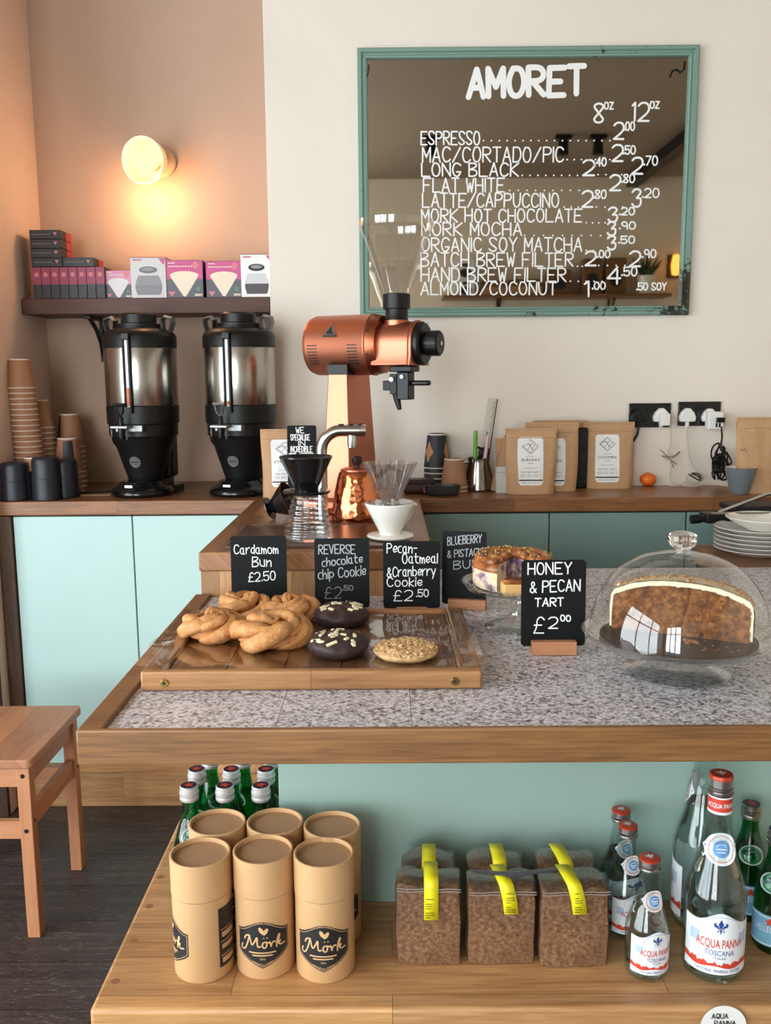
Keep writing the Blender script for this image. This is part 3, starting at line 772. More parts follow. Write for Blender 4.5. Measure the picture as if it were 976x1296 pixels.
def front_print(g, name, poly, y, mat, th=.0005):
    m = MB(); m.prism(poly, -y, -y + th, lambda u, v, d: Vector((u, -d, v))); return m.build(name, mat, g, recalc=True, smooth=False)
M_pink = plain('pink_card', (196, 62, 128), 0.4)
M_slate = plain('slate_card', (84, 84, 94), 0.45)
M_cream = plain('cream_filter', (238, 220, 196), 0.6)
M_ltgrey = plain('light_grey_print', (206, 204, 206), 0.5)
M_midgrey = plain('mid_grey_print', (140, 138, 142), 0.5)
def cone_poly(cx, zt, w, h):
    top = [(cx + w * math.cos(a) , zt - .008 + .014 * math.sin(a)) for a in (PI * k / 12 for k in range(13))]
    return top + [(cx - .004, zt - h), (cx + .004, zt - h)]
def pink_box(xa, xb, yt, label, pale=False):
    p0, p1 = at(xa, 378, Y=SY0 + .02), at(xb, yt, Y=SY0 + .02)
    w = (p1.x - p0.x) / 2; h = p1.z - SZ
    g = thing('filter_paper_box', label, 'box', ((p0.x + p1.x) / 2, SY0 + .02, SZ), 0, 'pink filter paper boxes on the shelf')
    MB().box(-w, w, 0, .10, .0005, h).build('carton', M_boxblk if not pale else M_mag, g, bevel=.001)
    front_print(g, 'upper_band', [(-w, h * .5), (w, h * .5), (w, h - .001), (-w, h - .001)], -.0003, M_pink if not pale else plain('pale_pink_film', (206, 130, 160), 0.3))
    front_print(g, 'lower_band', [(-w, .001), (w, .001), (w, h * .5), (-w, h * .5)], -.0003, M_slate)
    front_print(g, 'filter_picture', cone_poly(0, h * .66, w * .78, h * .62), -.001, M_cream if not pale else plain('pale_film_print', (214, 204, 206), 0.3))
    e = MB()
    e.prism([(w * .62, h * .74), (w * .86, h * .86), (w * .62, h * .97), (w * .38, h * .86)], .001, .0016, lambda u, v, d: Vector((u, -d, v)))
    e.build('diamond_mark', M_pinktri, g, recalc=True, smooth=False)
    front_print(g, 'triangle_mark', [(-w * .9, h * .17), (-w * .5, h * .17), (-w * .7, h * .04)], -.001, M_pinktri)
    front_print(g, 'green_mark', disc_poly(w * .13, 14, w * .72, h * .24), -.001, plain('green_print', (88, 124, 104), 0.5))
    l = MB()
    for k in range(9): l.box(-w * .85 + k * w * .15, -w * .85 + k * w * .15 + w * .1, -.0013, -.001, h * .82, h * .85)
    for k in range(4): l.box(-w * .85 + k * w * .1, -w * .85 + k * w * .1 + w * .07, -.0013, -.001, h * .91, h * .94)
    for k in range(4): l.box(w * .55 + k * w * .1, w * .55 + k * w * .1 + w * .07, -.0013, -.001, h * .05, h * .11)
    l.build('lettering', M_cream, g, smooth=False)
pink_box(134, 166, 342, 'pale film-wrapped pink filter box next to the small black boxes', True)
pink_box(211, 256, 329, 'pink filter paper box with cone picture beside the white jug box')
pink_box(262, 305, 330, 'pink filter paper box with cone picture, right one of two bright ones')
def jug_box(xa, xb, yt, label, dark):
    p0, p1 = at(xa, 378, Y=SY0 + .015), at(xb, yt, Y=SY0 + .015)
    w = (p1.x - p0.x) / 2; h = p1.z - SZ
    g = thing('glass_server_box', label, 'box', ((p0.x + p1.x) / 2, SY0 + .015, SZ), 0, 'white glass server boxes on the shelf')
    MB().box(-w, w, 0, .11, .0005, h).build('carton', M_label if dark else plain('dusty_white_card', (206, 202, 200), 0.5), g, bevel=.001)
    lo, hi = h * .08, h * .56
    gl = [(w * (.40 + .36 * math.sin(PI * (.15 + .62 * k / 12))) , hi - (hi - lo) * k / 12) for k in range(13)]
    body = [(-a, b) for a, b in reversed(gl)] + gl
    front_print(g, 'jug_picture', body, -.0003, M_ltgrey if dark else M_midgrey)
    half = [p for p in gl if p[1] < h * .36]
    front_print(g, 'coffee_picture', [(-a, b) for a, b in reversed(half)] + half, -.001, plain('coffee_print', (52, 34, 38), 0.4) if dark else plain('coffee_print_grey', (118, 116, 120), 0.4))
    front_print(g, 'lid_picture', disc_poly(w * .52, 24, 0, h * .70, h * .085), -.001, M_ink if dark else plain('lid_print', (96, 96, 98), 0.4))
    front_print(g, 'lid_inner', disc_poly(w * .36, 24, 0, h * .715, h * .045), -.0016, M_midgrey)
    front_print(g, 'triangle_mark', [(w * .6, h * .98), (w * .96, h * .98), (w * .9, h * .82)], -.001, M_pink)
    front_print(g, 'lettering', [(-w * .85, h * .93), (-w * .35, h * .93), (-w * .35, h * .96), (-w * .85, h * .96)], -.001, M_pink)
    MB().box(-w, w, 0, .11, h + .0002, h + .002).build('lid_flap', plain('flap_edge', (150, 70, 84), 0.5), g, smooth=False)
jug_box(167, 209, 326, 'greyish white server box with a faded jug picture, left of the pink boxes', False)
jug_box(306, 344, 322, 'clean white server box with dark coffee jug picture at the shelf end', True)

# ------------------------------------------------------------------ coffee urns
def urn(loc, rz, label, lever_black, level):
    g = thing('coffee_urn', label, 'urn', loc, rz, 'steel and black coffee urns under the shelf'); g.scale = (.97, .97, .962)
    ft = MB()
    ft.lathe([(0, 0), (.098, 0), (.104, .006), (.104, .016), (.098, .024), (.080, .034), (.064, .05), (0, .05)], 40, c=(0, -.03, 0), sx=.95)
    ft.box(-.055, .085, .0, .115, 0, .026); ft.add(*(lambda b: (b.v, b.f))(MB().box(-.04, .06, .0, .09, .026, .05)))
    ft.build('foot', M_blackgloss, g, bevel=.006)
    MB().lathe([(.056, .048), (.060, .06), (.090, .158), (.100, .172), (.104, .190), (.110, .196), (.110, .232), (.115, .236), (.1155, .291), (.113, .294), (0, .294)], 44).build('lower_body', M_black, g)
    MB().box(-.075, .075, .035, .100, .05, .20).build('back_post', M_black, g, bevel=.012)
    MB().lathe([(.1135, .294), (.1145, .296), (.1145, .474), (.1135, .476)], 56).build('steel_jacket', M_steel, g)
    MB().lathe([(.1135, .4755), (.1165, .477), (.1165, .510), (.110, .524), (.088, .536), (.074, .538), (.073, .545), (0, .545)], 48).build('shoulder', M_black, g)
    MB().lathe([(.071, .5455), (.071, .553), (.056, .556), (.057, .582), (.052, .587), (0, .587)], 40).build('lid', M_black, g)
    for sgn in (-1, 1):
        h = MB(); h.tube([(sgn * .083, 0, .537), (sgn * .081, 0, .565), (sgn * .092, 0, .576), (sgn * .114, 0, .570), (sgn * .116, 0, .555), (sgn * .106, .0, .526)], .0055, 8)
        for p in h.v: p.y *= 3.2
        h.build('carry_handle', M_alu, g)
    # sight gauge
    gx = .010
    ga = MB()
    ga.box(gx - .012, gx - .006, -.128, -.112, .29, .515); ga.box(gx + .006, gx + .013, -.128, -.112, .27, .515); ga.box(gx - .012, gx + .013, -.130, -.106, .500, .520)
    ga.build('gauge_frame', M_black, g, bevel=.002)
    MB().box(gx - .0055, gx + .0055, -.122, -.1165, .29, .499).build('gauge_tube', M_label, g, bevel=.001)
    MB().box(gx - .0045, gx + .0045, -.1245, -.1225, .295, .295 + level).build('gauge_level', plain('orange_level', (206, 104, 48), 0.5), g, smooth=False)
    # tap
    tp = MB(); tp.box(-.036, .055, -.128, -.100, .212, .234); tp.box(-.036, .022, -.165, -.1285, .224, .234); tp.box(-.034, -.029, -.165, -.160, .196, .2235); tp.box(.016, .021, -.165, -.160, .190, .2235)
    tap = tp.build('tap_bracket', M_alu, g, bevel=.003)
    s_ = MB(); s_.lathe([(.009, .192), (.011, .200), (.011, .2235), (0, .2235)], 16, c=(-.006, -.148, 0)); s_.lathe([(.008, .2345), (.008, .258), (.005, .262), (0, .262)], 14, c=(-.006, -.148, 0))
    s_.build('spigot', M_black, tap)
    lv = MB(); lv.tube([(-.006, -.148, .262), (-.016, -.155, .275), (-.020, -.158, .298), (.010, -.158, .298), (.006, -.155, .275)], .0036, 8, closed=True); lv.tube([(-.024, -.158, .299), (.014, -.158, .299)], .0052, 8)
    lv.build('tap_lever', M_black if lever_black else M_alu, tap)
    lg = MB(); Rf = lambda z: .060 + (z - .06) * (.030 / .098)
    lg.add([on_cyl(Rf, .112, .0)(u, v, .0024) for u, v in disc_poly(.0185, 28)], [tuple(range(28))])
    lg.build('round_badge', plain('grey_badge', (92, 92, 92), 0.4), g, smooth=False)
    ln = MB(); ribbon(ln, [(-.012, 0), (0, 0), (.012, 0)], .003, on_cyl(Rf, .112, .0), .0032); ln.build('badge_print', M_ink, g, smooth=False)
    bb = MB(); bb.box(-.018, .006, -.1195, -.116, .034, .040, Matrix.Rotation(.0, 4, 'X')); bb.build('foot_badge', M_chrome, g)
    return g
q = at(185, 600, Y=2.865); qr = at(306, 600, Y=2.865)
urn((q.x, 2.865, ZC), math.radians(-10), 'left coffee urn with black tap lever and high orange gauge level', True, .055)
urn((qr.x + .004, 2.865, ZC), math.radians(-14), 'right coffee urn with silver tap lever, behind the coffee bag', False, .012)

# ------------------------------------------------------------------ paper cups
def cup_proto(label, h, rb, rt, mat, group, loc, patch_=None):
    g = thing('paper_cup', label, 'cup', loc, 0, group)       # stands upside down: mouth at the bottom
    MB().lathe([(rt - .0015, .001), (rt, .003), (rb, h), (rb - .003, h), (rb - .004, h - .006), (0, h - .006)], 28).build('wall', mat, g)
    MB().tube([(rt * math.cos(2 * PI * k / 28), rt * math.sin(2 * PI * k / 28), .0022) for k in range(28)], .0021, 6, closed=True).build('rolled_rim', M_rim, g)
    MB().lathe([(rb + .0004, h - .009), (rb + .0006, h + .0002), (rb - .003, h + .0004)], 28).build('base_edge', M_rim, g)
    if patch_:
        Rf = lambda z: rt + (rb - rt) * (z - .003) / (h - .003) + .0003
        for a0, wd, poly in patch_:
            m = MB()
            fn = on_cyl(Rf, .003, a0)
            if poly == 'tri':
                patch(m, [(h * .15, -.001, .001), (h * .45, -wd / 2, wd / 2), (h * .75, -.001, .001)], fn, .0003)
            else:
                patch(m, [(h * .04 + (h * .86) * k / 8, -wd / 2, wd / 2) for k in range(9)], fn, .0003)
            m.build('printed_pattern', M_cupblack if poly != 'tri' else M_cuptan, g)
    return g
M_cupblack = plain('black_print', (26, 30, 36), 0.5)
M_cuptan = plain('tan_print', (180, 128, 76), 0.5)
def cup_stack(x, y, n, pitch, tot, proto, fmt, group, lean=(0, 0), first=False):
    for k in range(n):                       # k = 0 is the lowest
        lab = fmt % ORD[n - 1 - k]
        loc = (x + lean[0] * k, y + lean[1] * k, ZC + .0005 + pitch * k)
        if first and k == 0: proto.location = loc; proto['label'] = lab; proto['group'] = group
        else: dup(proto, loc, None, lab, group)
q = at(38, 480, Y=3.05)
c8 = cup_proto('x', .092, .031, .043, M_brown_cup, 'x', (0, 0, 0))
cup_stack(at(41, 600, Y=2.87).x, 2.87, 21, .0168, 0, c8, 'brown paper cup, %s from the top of the tallest stack by the wall', 'cups in the tallest stack', (-.0009, 0), True)
cup_stack(at(57, 600, Y=2.96).x, 2.96, 13, .0172, 0, c8, 'brown paper cup, %s from top of the stack behind the tallest', 'cups in the stack behind', (-.0004, 0))
cup_stack(at(45, 600, Y=2.785).x, 2.785, 3, .0172, 0, c8, 'brown paper cup, %s from top of the short front stack', 'cups in the short stack')
c12 = cup_proto('x', .112, .031, .045, M_brown_cup, 'x', (0, 0, 0), [(-.95, .026, 'bar'), (2.2, .03, 'bar')])
cup_stack(at(91, 600, Y=3.05).x, 3.06, 9, .0170, 0, c12, 'brown cup with black stripe, %s from top of its stack by the urn', 'striped cups left of the urn', (0, 0), True)
c12b = cup_proto('x', .112, .031, .045, M_brown_cup, 'x', (0, 0, 0), [(.35, .042, 'bar'), (2.6, .04, 'bar')])
cup_stack(at(90, 600, Y=2.94).x, 2.925, 5, .0160, 0, c12b, 'black and brown printed cup, %s from top of the nearer stack by the urn', 'printed cups in the nearer stack', (0, 0), True)
M_navy = plain('dark_navy_plastic', (24, 28, 38), 0.45)
def tumbler(loc, h, r, label):
    g = thing('dark_tumbler', label, 'cup', loc, 0, 'dark tumblers at the left end of the worktop')
    MB().lathe([(r - .002, .0006), (r, .003), (r * .97, h * .5), (r * .94, h - .012), (r * .86, h - .002), (r * .80, h), (0, h)], 32).build('body', M_navy, g)
    MB().lathe([(r + .0005, h * .48), (r * .99 + .001, h * .5), (r * .97 + .0005, h * .52)], 32).build('seam', M_navy, g)
for x, y, Y_, lab in ((54, 579, 2.738, 'upside-down dark navy tumbler in front of the brown cup stacks'), (77, 582, 2.79, 'upside-down dark navy tumbler next to the nearer printed cup stack'),
                  (4, 586, 2.738, 'upside-down dark navy tumbler at the far left end of the worktop'), (26, 597, 2.75, 'shorter dark navy tumbler between the two front ones')):
    q = at(x, y, Y=Y_ - .02); tumbler((max(q.x, -1.145), Y_, ZC), q.z - ZC, .044 if y < 590 else .03, lab)
q = at(98, 627, Z=ZC)
o = MB().box(-.065, .075, -.028, .028, .0005, .003, Matrix.Rotation(.12, 4, 'Z')).build('card_sheet', plain('brown_card', (160, 118, 84), 0.6), None); o.location = (q.x + .03, q.y + .01, ZC)
tag(o, 'flat piece of brown card on the worktop beside the cups', 'card')
q = at(112, 626, Z=ZC)
o = thing('pen', 'thin dark pen lying on the brown card', 'pen', (q.x + .02, q.y + .01, ZC + .0072))
MB().tube([(-.05, -.012, 0), (.05, .012, 0)], .004, 8).build('barrel', M_black, o)
MB().tube([(-.062, -.0149, 0), (-.0505, -.0121, 0)], [.001, .0038], 8).build('tip', M_chrome, o)
# ------------------------------------------------------------------ coffee bags (stand-up pouches)
def pouch_fn(w, h, t, back=False, wob=0.0, seed=0):
    def fn(u, v, d=0.0):                    # u in -1..1 across, v in 0..1 up
        tk = t * (max(0.0, 1 - v) ** 0.7) * (1 - 0.12 * v)
        tk = tk * math.sqrt(max(0.0, 1 - abs(u) ** 3.0)) + .0012
        x = u * w / 2 * (1 - .05 * (1 - v) - .02 * math.sin(v * 7 + seed)) 
        n = noise.noise(Vector((u * 2.1 + seed * 3, v * 4, seed))) * wob * (1 - v * .3)
        yy = (tk + n) if tk > .004 else tk
        z = v * h + (.004 * math.cos(u * PI / 2) * (1 if v > .97 else 0)) * 0
        return Vector((x, (yy + d) * (1 if back else -1), z))
    return fn
def pouch(loc, rz, w, h, t, label, name_txt=None, group=None, seed=1, lab_box=None, rx=0.0):
    g = thing('coffee_bag', label, 'bag', loc, rz, group, rx)
    F = pouch_fn(w, h, t, False, .004, seed); B = pouch_fn(w, h, t * .8, True, .003, seed + 5)
    m = MB(); m.grid(20, 24, lambda a, b: F(a * 2 - 1, b)); m.grid(20, 24, lambda a, b: B(1 - a * 2, b))
    bt = [F(-1 + 2 * k / 12, 0) for k in range(13)] + [B(1 - 2 * k / 12, 0) for k in range(13)]
    m.add(bt, [tuple(reversed(range(len(bt))))])
    m.build('pouch', M_kraft, g, angle=60)
    s = MB(); s.box(-w / 2 - .001, w / 2 + .001, -.0024, .0024, h - .014, h + .002)
    for k in range(3): s.box(-w / 2 + .002, w / 2 - .002, -.0032 - .0003 * k, .003, h - .012 + k * .004, h - .0105 + k * .004)
    s.build('sealed_top', M_kraft, g, bevel=.0008)
    z = MB(); z.tube([F(-.96 + 1.92 * k / 10, .865) + Vector((0, -.0008, 0)) for k in range(11)], .0016, 6); z.build('zip_ridge', M_kraft, g)
    if lab_box:
        x0, x1, z0, z1 = lab_box
        def lf(u, v, d): return F(max(-1, min(1, (x0 + u) / (w / 2 * .97))), (z0 + v) / h, .0009 + d)
        LW_, LH = x1 - x0, z1 - z0
        lm = MB(); r = .006
        rows = []
        for k in range(17):
            v = LH * k / 16; e = min(v, LH - v); ins = r - math.sqrt(max(0, r * r - (r - e) ** 2)) if e < r else 0
            rows.append((v, ins, LW_ - ins))
        patch(lm, rows, lf, .0)
        lb = lm.build('label', M_label, g)
        pr = MB(); cx = LW_ / 2; dz, dh, dw = LH * .80, LH * .155, LW_ * .33
        dia = [(cx - dw, dz), (cx, dz + dh), (cx + dw, dz), (cx, dz - dh), (cx - dw, dz)]
        for sc in (1.0, .84): ribbon(pr, [(cx + (a - cx) * sc, dz + (b - dz) * sc) for a, b in dia], .0011, lf)
        for f in (-.5, .5):
            ribbon(pr, [(cx + dw * f * .9 - dw * .35, dz - dh * .35 * (1 if f > 0 else -1) - dh * .1), (cx + dw * f * .5 + dw * .3, dz + dh * .3)], .0011, lf)
        ribbon(pr, [(cx - dw * .3, dz + dh * .5), (cx + dw * .3, dz - dh * .4)], .0012, lf); ribbon(pr, [(cx + dw * .25, dz + dh * .5), (cx - dw * .35, dz - dh * .4)], .0012, lf)
        for v, wf, th in ((.595, .35, .0010), (.455, .22, .0012), (.36, .5, .0009), (.285, .8, .0009), (.265, .7, .0009), (.215, .85, .0009), (.185, .85, .0009), (.05, .7, .0012)):
            n = 16
            for k in range(n):
                if k % 5 == 4: continue
                ribbon(pr, [(cx + LW_ * wf * (k / n - .5), LH * v), (cx + LW_ * wf * ((k + .8) / n - .5), LH * v)], th, lf)
        ribbon(pr, [(LW_ * .04 + LW_ * .92 * k / 8, LH * .105) for k in range(9)], .0042, lf)
        if name_txt: typed(pr, name_txt, cx, LH * .50, LW_ * (.10 * len(name_txt) if len(name_txt) < 8 else .78), LH * .055, lf)
        pr.build('lettering', M_ink, lb, smooth=False)
    return g
def pouch_px(x0, x1, yt, yb, label, txt, group, seed, rz=0, t=.030, lab=None, dx=0):
    b = at((x0 + x1) / 2, yb, Z=ZC); Yp = b.y + t * .6
    p0, p1 = at(x0, yt, Y=Yp), at(x1, yt, Y=Yp)
    w = (p1.x - p0.x); h = p0.z - ZC
    lb = None
    if lab:
        l0, l1 = at(lab[0], lab[3], Y=b.y), at(lab[1], lab[2], Y=b.y)
        cx = (p0.x + p1.x) / 2
        lb = (l0.x - cx, l1.x - cx, l0.z - ZC, l1.z - ZC)
    return pouch(((p0.x + p1.x) / 2, Yp, ZC), rz, w, h, t, label, txt, group, seed, lb)
GB = 'kraft coffee bags on the back worktop'
pouch_px(640, 705, 543, 625, 'kraft coffee bag labelled BURUNDI, standing in front', 'BURUNDI', GB, 1, .03, .028, (655, 688, 553, 614))
g = pouch_px(661, 727, 534, 618, 'kraft coffee bag directly behind the BURUNDI bag, its label half hidden', 'BURUNDI', GB, 2, -.05, .026, (676, 711, 553, 611))
g.location.y = 2.868
pouch_px(739, 803, 535, 618, 'kraft coffee bag labelled COLOMBIA, left of the orange', 'COLOMBIA', GB, 3, -.03, .028, (753, 785, 550, 610))
g = pouch_px(668, 733, 531, 612, 'unlabelled kraft coffee bag at the very back, behind the BURUNDI pair', None, GB, 4, .0, .018); g.location.y = 2.945
g = pouch_px(330, 386, 544, 631, 'kraft coffee bag behind the filter chalkboard, beside the right urn', 'ETHIOPIA', GB, 5, .06, .03, (344, 378, 556, 616))
g = pouch_px(934, 990, 529, 624, 'large kraft bag at the right end behind the grey cup', None, GB, 6, -.05, .03)
mk = MB(); 
for a, b in ((-.060, .135), (-.055, .132), (-.050, .136), (-.045, .130)): mk.box(a, a + .004, -.0215, -.0205, b, b + .002)
mk.build('stamp', M_ink, g, smooth=False)

# small kraft sample bags and card box beside the jug
for k, (x0, x1, yt, yb_, lab) in enumerate(((621, 637, 553, 590, 'small folded kraft sample bag leaning on the BURUNDI bag'), (631, 643, 557, 612, 'narrow folded kraft bag tucked beside the BURUNDI bag'))):
    p0, p1 = at(x0, yb_, Y=2.86 + .05 * k), at(x1, yt, Y=2.86 + .05 * k)
    g = thing('sample_bag', lab, 'bag', ((p0.x + p1.x) / 2, 2.86 + .05 * k, ZC), 0, 'small kraft sample bags', 0, math.radians(14 if k == 0 else -4))
    w = (p1.x - p0.x) / 2; h = p1.z - ZC
    MB().add([(-w, -.016, 0), (w, -.016, 0), (w, .016, 0), (-w, .016, 0), (-w * 1.05, -.014, h * .62), (w * 1.05, -.014, h * .62), (w * 1.05, .014, h * .62), (-w * 1.05, .014, h * .62), (-w, -.002, h), (w, -.002, h), (w, .002, h), (-w, .002, h)],
             [(0, 3, 2, 1), (0, 1, 5, 4), (1, 2, 6, 5), (2, 3, 7, 6), (3, 0, 4, 7), (4, 5, 9, 8), (5, 6, 10, 9), (6, 7, 11, 10), (7, 4, 8, 11), (8, 9, 10, 11)]).build('paper', M_kraft, g, bevel=.001)
    MB().box(-w * 1.02, w * 1.02, -.0055, .0055, h - .01, h + .006).build('folded_top', M_kraft, g, bevel=.001)
p0, p1 = at(628, 622, Y=2.80), at(643, 591, Y=2.80)
g = thing('card_box', 'small pale grey card box between the jug and the BURUNDI bag', 'box', ((p0.x + p1.x) / 2, 2.815, ZC))
w = (p1.x - p0.x) / 2; h = p1.z - ZC
MB().box(-w, w, -.012, .012, .0004, h).build('carton', plain('grey_card', (196, 196, 190), 0.6), g, bevel=.001)
MB().box(-w * .98, w * .98, -.0125, -.0121, h * .78, h * .80).build('lid_seam', M_midgrey, g, smooth=False)
# black speaker between the bags
p0, p1 = at(726, 618, Y=2.93), at(742, 541, Y=2.93)
g = thing('speaker', 'slim black speaker standing between the kraft coffee bags', 'speaker', ((p0.x + p1.x) / 2, 2.935, ZC))
MB().box(-.018, .022, -.025, .025, .0005, p1.z - ZC).build('case', M_black, g, bevel=.005)
MB().prism(disc_poly(.013, 24, 0, .10), .0252, .026, lambda u, v, d: Vector((u, -d, v))).build('grille', M_blackmetal, g, recalc=True)

# pen jug
q = Vector((at(606, 600, Y=2.895).x, 2.85, 0))
g = thing('steel_jug', 'steel milk jug used as a pot for pens and a ruler', 'jug', (q.x, q.y + .045, ZC))
M_dsteel = plain('dark_steel', (150, 142, 134), 0.18, 1.0)
MB().lathe([(0, .0005), (.044, .0005), (.047, .004), (.043, .05), (.034, .09), (.036, .105), (.034, .105), (.032, .09), (.041, .05), (.043, .006), (0, .005)], 36).build('body', M_dsteel, g)
hm = MB(); hm.tube([(-.034, -.02, .092), (-.052, -.034, .092), (-.056, -.036, .075), (-.050, -.033, .04), (-.042, -.022, .03)], .0055, 8); hm.build('handle', M_chrome, g)
JX, JY = q.x, q.y + .045
def stick(name, lab, cat, base, top, r, mat, tipmat=None):
    o = thing(name, lab, cat, base)
    v = Vector(top) - Vector(base)
    MB().tube([(0, 0, 0), v * .85], r, 8).build('barrel', mat, o); MB().tube([v * .8505, v], [r * 1.15, r * .8], 8).build('end_cap', tipmat or mat, o)
stick('pen', 'bright green pen in the steel jug', 'pen', (JX - .012, JY, ZC + .02), tuple(at(602, 545, Y=JY)), .007, plain('green_plastic', (96, 168, 44), 0.4))
stick('pen', 'pale pink pen in the steel jug', 'pen', (JX + .008, JY - .01, ZC + .02), tuple(at(618, 551, Y=JY - .01)), .006, plain('pink_plastic', (212, 176, 178), 0.4))
stick('pen', 'black marker in the steel jug, right of the green pen', 'pen', (JX - .002, JY + .012, ZC + .02), tuple(at(609, 566, Y=JY + .012)), .007, M_black)
stick('pen', 'red-brown pencil in the steel jug', 'pencil', (JX - .014, JY + .012, ZC + .02), tuple(at(601, 562, Y=JY + .012)), .004, plain('red_pencil', (140, 66, 50), 0.5))
rt = at(624, 504, Y=JY + .055); rb = Vector((JX + .004, JY - .004, ZC + .012))
g = thing('ruler', 'clear plastic ruler standing in the steel jug against the wall', 'ruler', tuple(rb))
v = rt - rb; ex = v.normalized(); ey = Vector((1, 0, -.3)); ey = (ey - ex * ey.dot(ex)).normalized(); ez = ex.cross(ey)
MR = Matrix(((ex.x, ey.x, ez.x, 0), (ex.y, ey.y, ez.y, 0), (ex.z, ey.z, ez.z, 0), (0, 0, 0, 1)))
L = v.length
MB().box(0, L, -.016, .016, -.001, .001, MR).build('blade', thin_glass('ruler_plastic', (.93, .94, .93), 1.5, .8, .05), g, smooth=False)
mk = MB(); mk.box(.05, L, .0135, .0165, -.0012, .0012, MR)
for k in range(40): mk.box(.06 + k * (L - .065) / 40, .061 + k * (L - .065) / 40, .004 if k % 5 else -.002, .0134, .0011, .0014, MR)
mk.box(.05, L * .62, -.004, -.001, .0011, .0014, MR)
mk.build('scale_marks', M_ink, g, smooth=False)
sc_ = thing('scissors', 'black-handled scissors in the steel jug', 'scissors', (JX + .01, JY + .004, ZC + .015))
mm = MB()
for sg in (-1, 1): mm.tube([(sg * .012 + .011 * math.cos(2 * PI * k / 16), 0, .105 + .017 * math.sin(2 * PI * k / 16)) for k in range(16)], .004, 6, closed=True)
mm.build('handles', M_black, sc_); MB().box(-.006, .006, -.001, .001, 0, .09).build('blades', M_chrome, sc_)

# cups right of the grinder
def cup_stack2(px, Y_, n, pitch, proto, fmt, group, first=True):
    x = at(px, 600, Y=Y_).x
    for k in range(n):
        loc = (x, Y_, ZC + .0005 + pitch * k); lab = fmt % ORD[n - 1 - k]
        if k == 0 and first: proto.location = loc; proto['label'] = lab; proto['group'] = group
        else: dup(proto, loc, None, lab, group)
cb = cup_proto('x', .112, .031, .043, M_cupblack, 'x', (0, 0, 0), [(-.85, .042, 'tri'), (.95, .03, 'tri')])
cup_stack2(553, 2.937, 5, .0170, cb, 'black cup with tan diamonds, %s from top of its stack beside the jug', 'diamond cups right of the grinder')
cup_stack2(575, 2.865, 2, .0130, dup(c8, (0, 0, 0), 0, 'x', 'x'), 'brown paper cup, %s of the pair in front of the diamond cups', 'brown cup pair right of the grinder')

# dark dish, leather case
q = Vector((at(560, 615, Y=2.77).x, 2.72, 0))
g = thing('dark_dish', 'small dark slate oval dish left of the brown cup pair', 'dish', (q.x, q.y + .05, ZC))
MB().lathe([(0, .0005), (.040, .0005), (.050, .008), (.054, .030), (.051, .031), (.046, .012), (0, .006)], 36, sx=1.05, sy=.70).build('bowl', plain('slate_glaze', (52, 54, 54), 0.4), g)
MB().lathe([(.0535, .0305), (.0545, .0325), (.0515, .0325), (.0512, .031)], 36, sx=1.05, sy=.70).build('rim', plain('slate_rim', (66, 68, 74), 0.3), g)
q = at(533, 626, Z=ZC)
g = thing('leather_pouch', 'small brown leather pouch on the worktop behind the white dripper', 'pouch', (q.x, q.y + .04, ZC))
MB().box(-.055, .045, -.03, .03, .0005, .042).build('body', plain('brown_leather', (74, 44, 36), 0.4), g, bevel=.012, seg=3)
MB().box(-.056, .046, -.032, .031, .026, .046).build('flap', plain('dark_leather', (44, 30, 28), 0.4), g, bevel=.01, seg=3)
MB().box(.008, .026, -.036, -.0325, .004, .026).build('buckle', M_copper, g, bevel=.002)

# orange
q = at(822, 616, Z=ZC); R_ = .0268
g = thing('orange', 'small bright orange on the worktop under the sockets', 'fruit', (q.x, q.y + .02, ZC))
MB().lathe([(0, .0012)] + [(R_ * math.sin(PI * k / 18) * 1.0, R_ * .82 * (1 - math.cos(PI * k / 18)) + .0004) for k in range(1, 18)] + [(0, R_ * 1.62)], 32).build('fruit', plain('orange_peel', (238, 112, 28), 0.4, var=.05, bump=.3, bscale=300), g)
MB().lathe([(.003, R_ * 1.62), (.004, R_ * 1.66), (0, R_ * 1.69)], 8).build('stem', plain('orange_stem', (88, 92, 40), 0.7), g)

# grey cup
q = at(941, 626, Z=ZC)
g = thing('coffee_cup', 'grey coffee cup with white inside at the right end of the worktop', 'cup', (q.x, q.y + .03, ZC))
M_grey = plain('grey_glaze', (112, 120, 124), 0.3)
MB().lathe([(0, .0005), (.026, .0005), (.027, .004), (.034, .025), (.043, .060), (.0455, .0800), (.0443, .0812)], 40).build('body', M_grey, g)
MB().lathe([(.0441, .0813), (.0425, .0808), (.040, .058), (.030, .02), (.022, .010), (0, .009)], 40).build('inside', M_white, g)
hd = MB(); hd.tube([(.040, .010, .066), (.060, .014, .066), (.066, .015, .05), (.055, .012, .032), (.036, .008, .030)], .0048, 8); hd.build('handle', M_grey, g)

# sockets, plugs, cables
YW = YR
def socket(x0, x1, y0, y1, label):
    p0, p1 = at(x0, y1, Y=YW), at(x1, y0, Y=YW)
    g = thing('wall_socket', label, 'socket', ((p0.x + p1.x) / 2, YW, (p0.z + p1.z) / 2), 0, 'black double sockets on the back wall')
    w, h = (p1.x - p0.x) / 2, (p1.z - p0.z) / 2
    MB().box(-w, w, -.008, -.0005, -h, h).build('plate', M_blackgloss, g, bevel=.002)
    for sx_ in (-.12, .12): MB().box(sx_ * w - .006, sx_ * w + .006, -.011, -.0085, h * .35, h * .75).build('switch', M_black, g, bevel=.001)
    sl = MB()
    for c_ in (-.5, .5):
        for dx, dz, a, b in ((0, .010, .002, .004), (-.011, -.008, .0035, .0018), (.011, -.008, .0035, .0018)): sl.box(c_ * w + dx - a, c_ * w + dx + a, -.0085, -.0081, dz - b - .012, dz + b - .012)
    sl.build('pin_holes', plain('socket_holes', (4, 4, 4), 0.8), g, smooth=False)
    return g
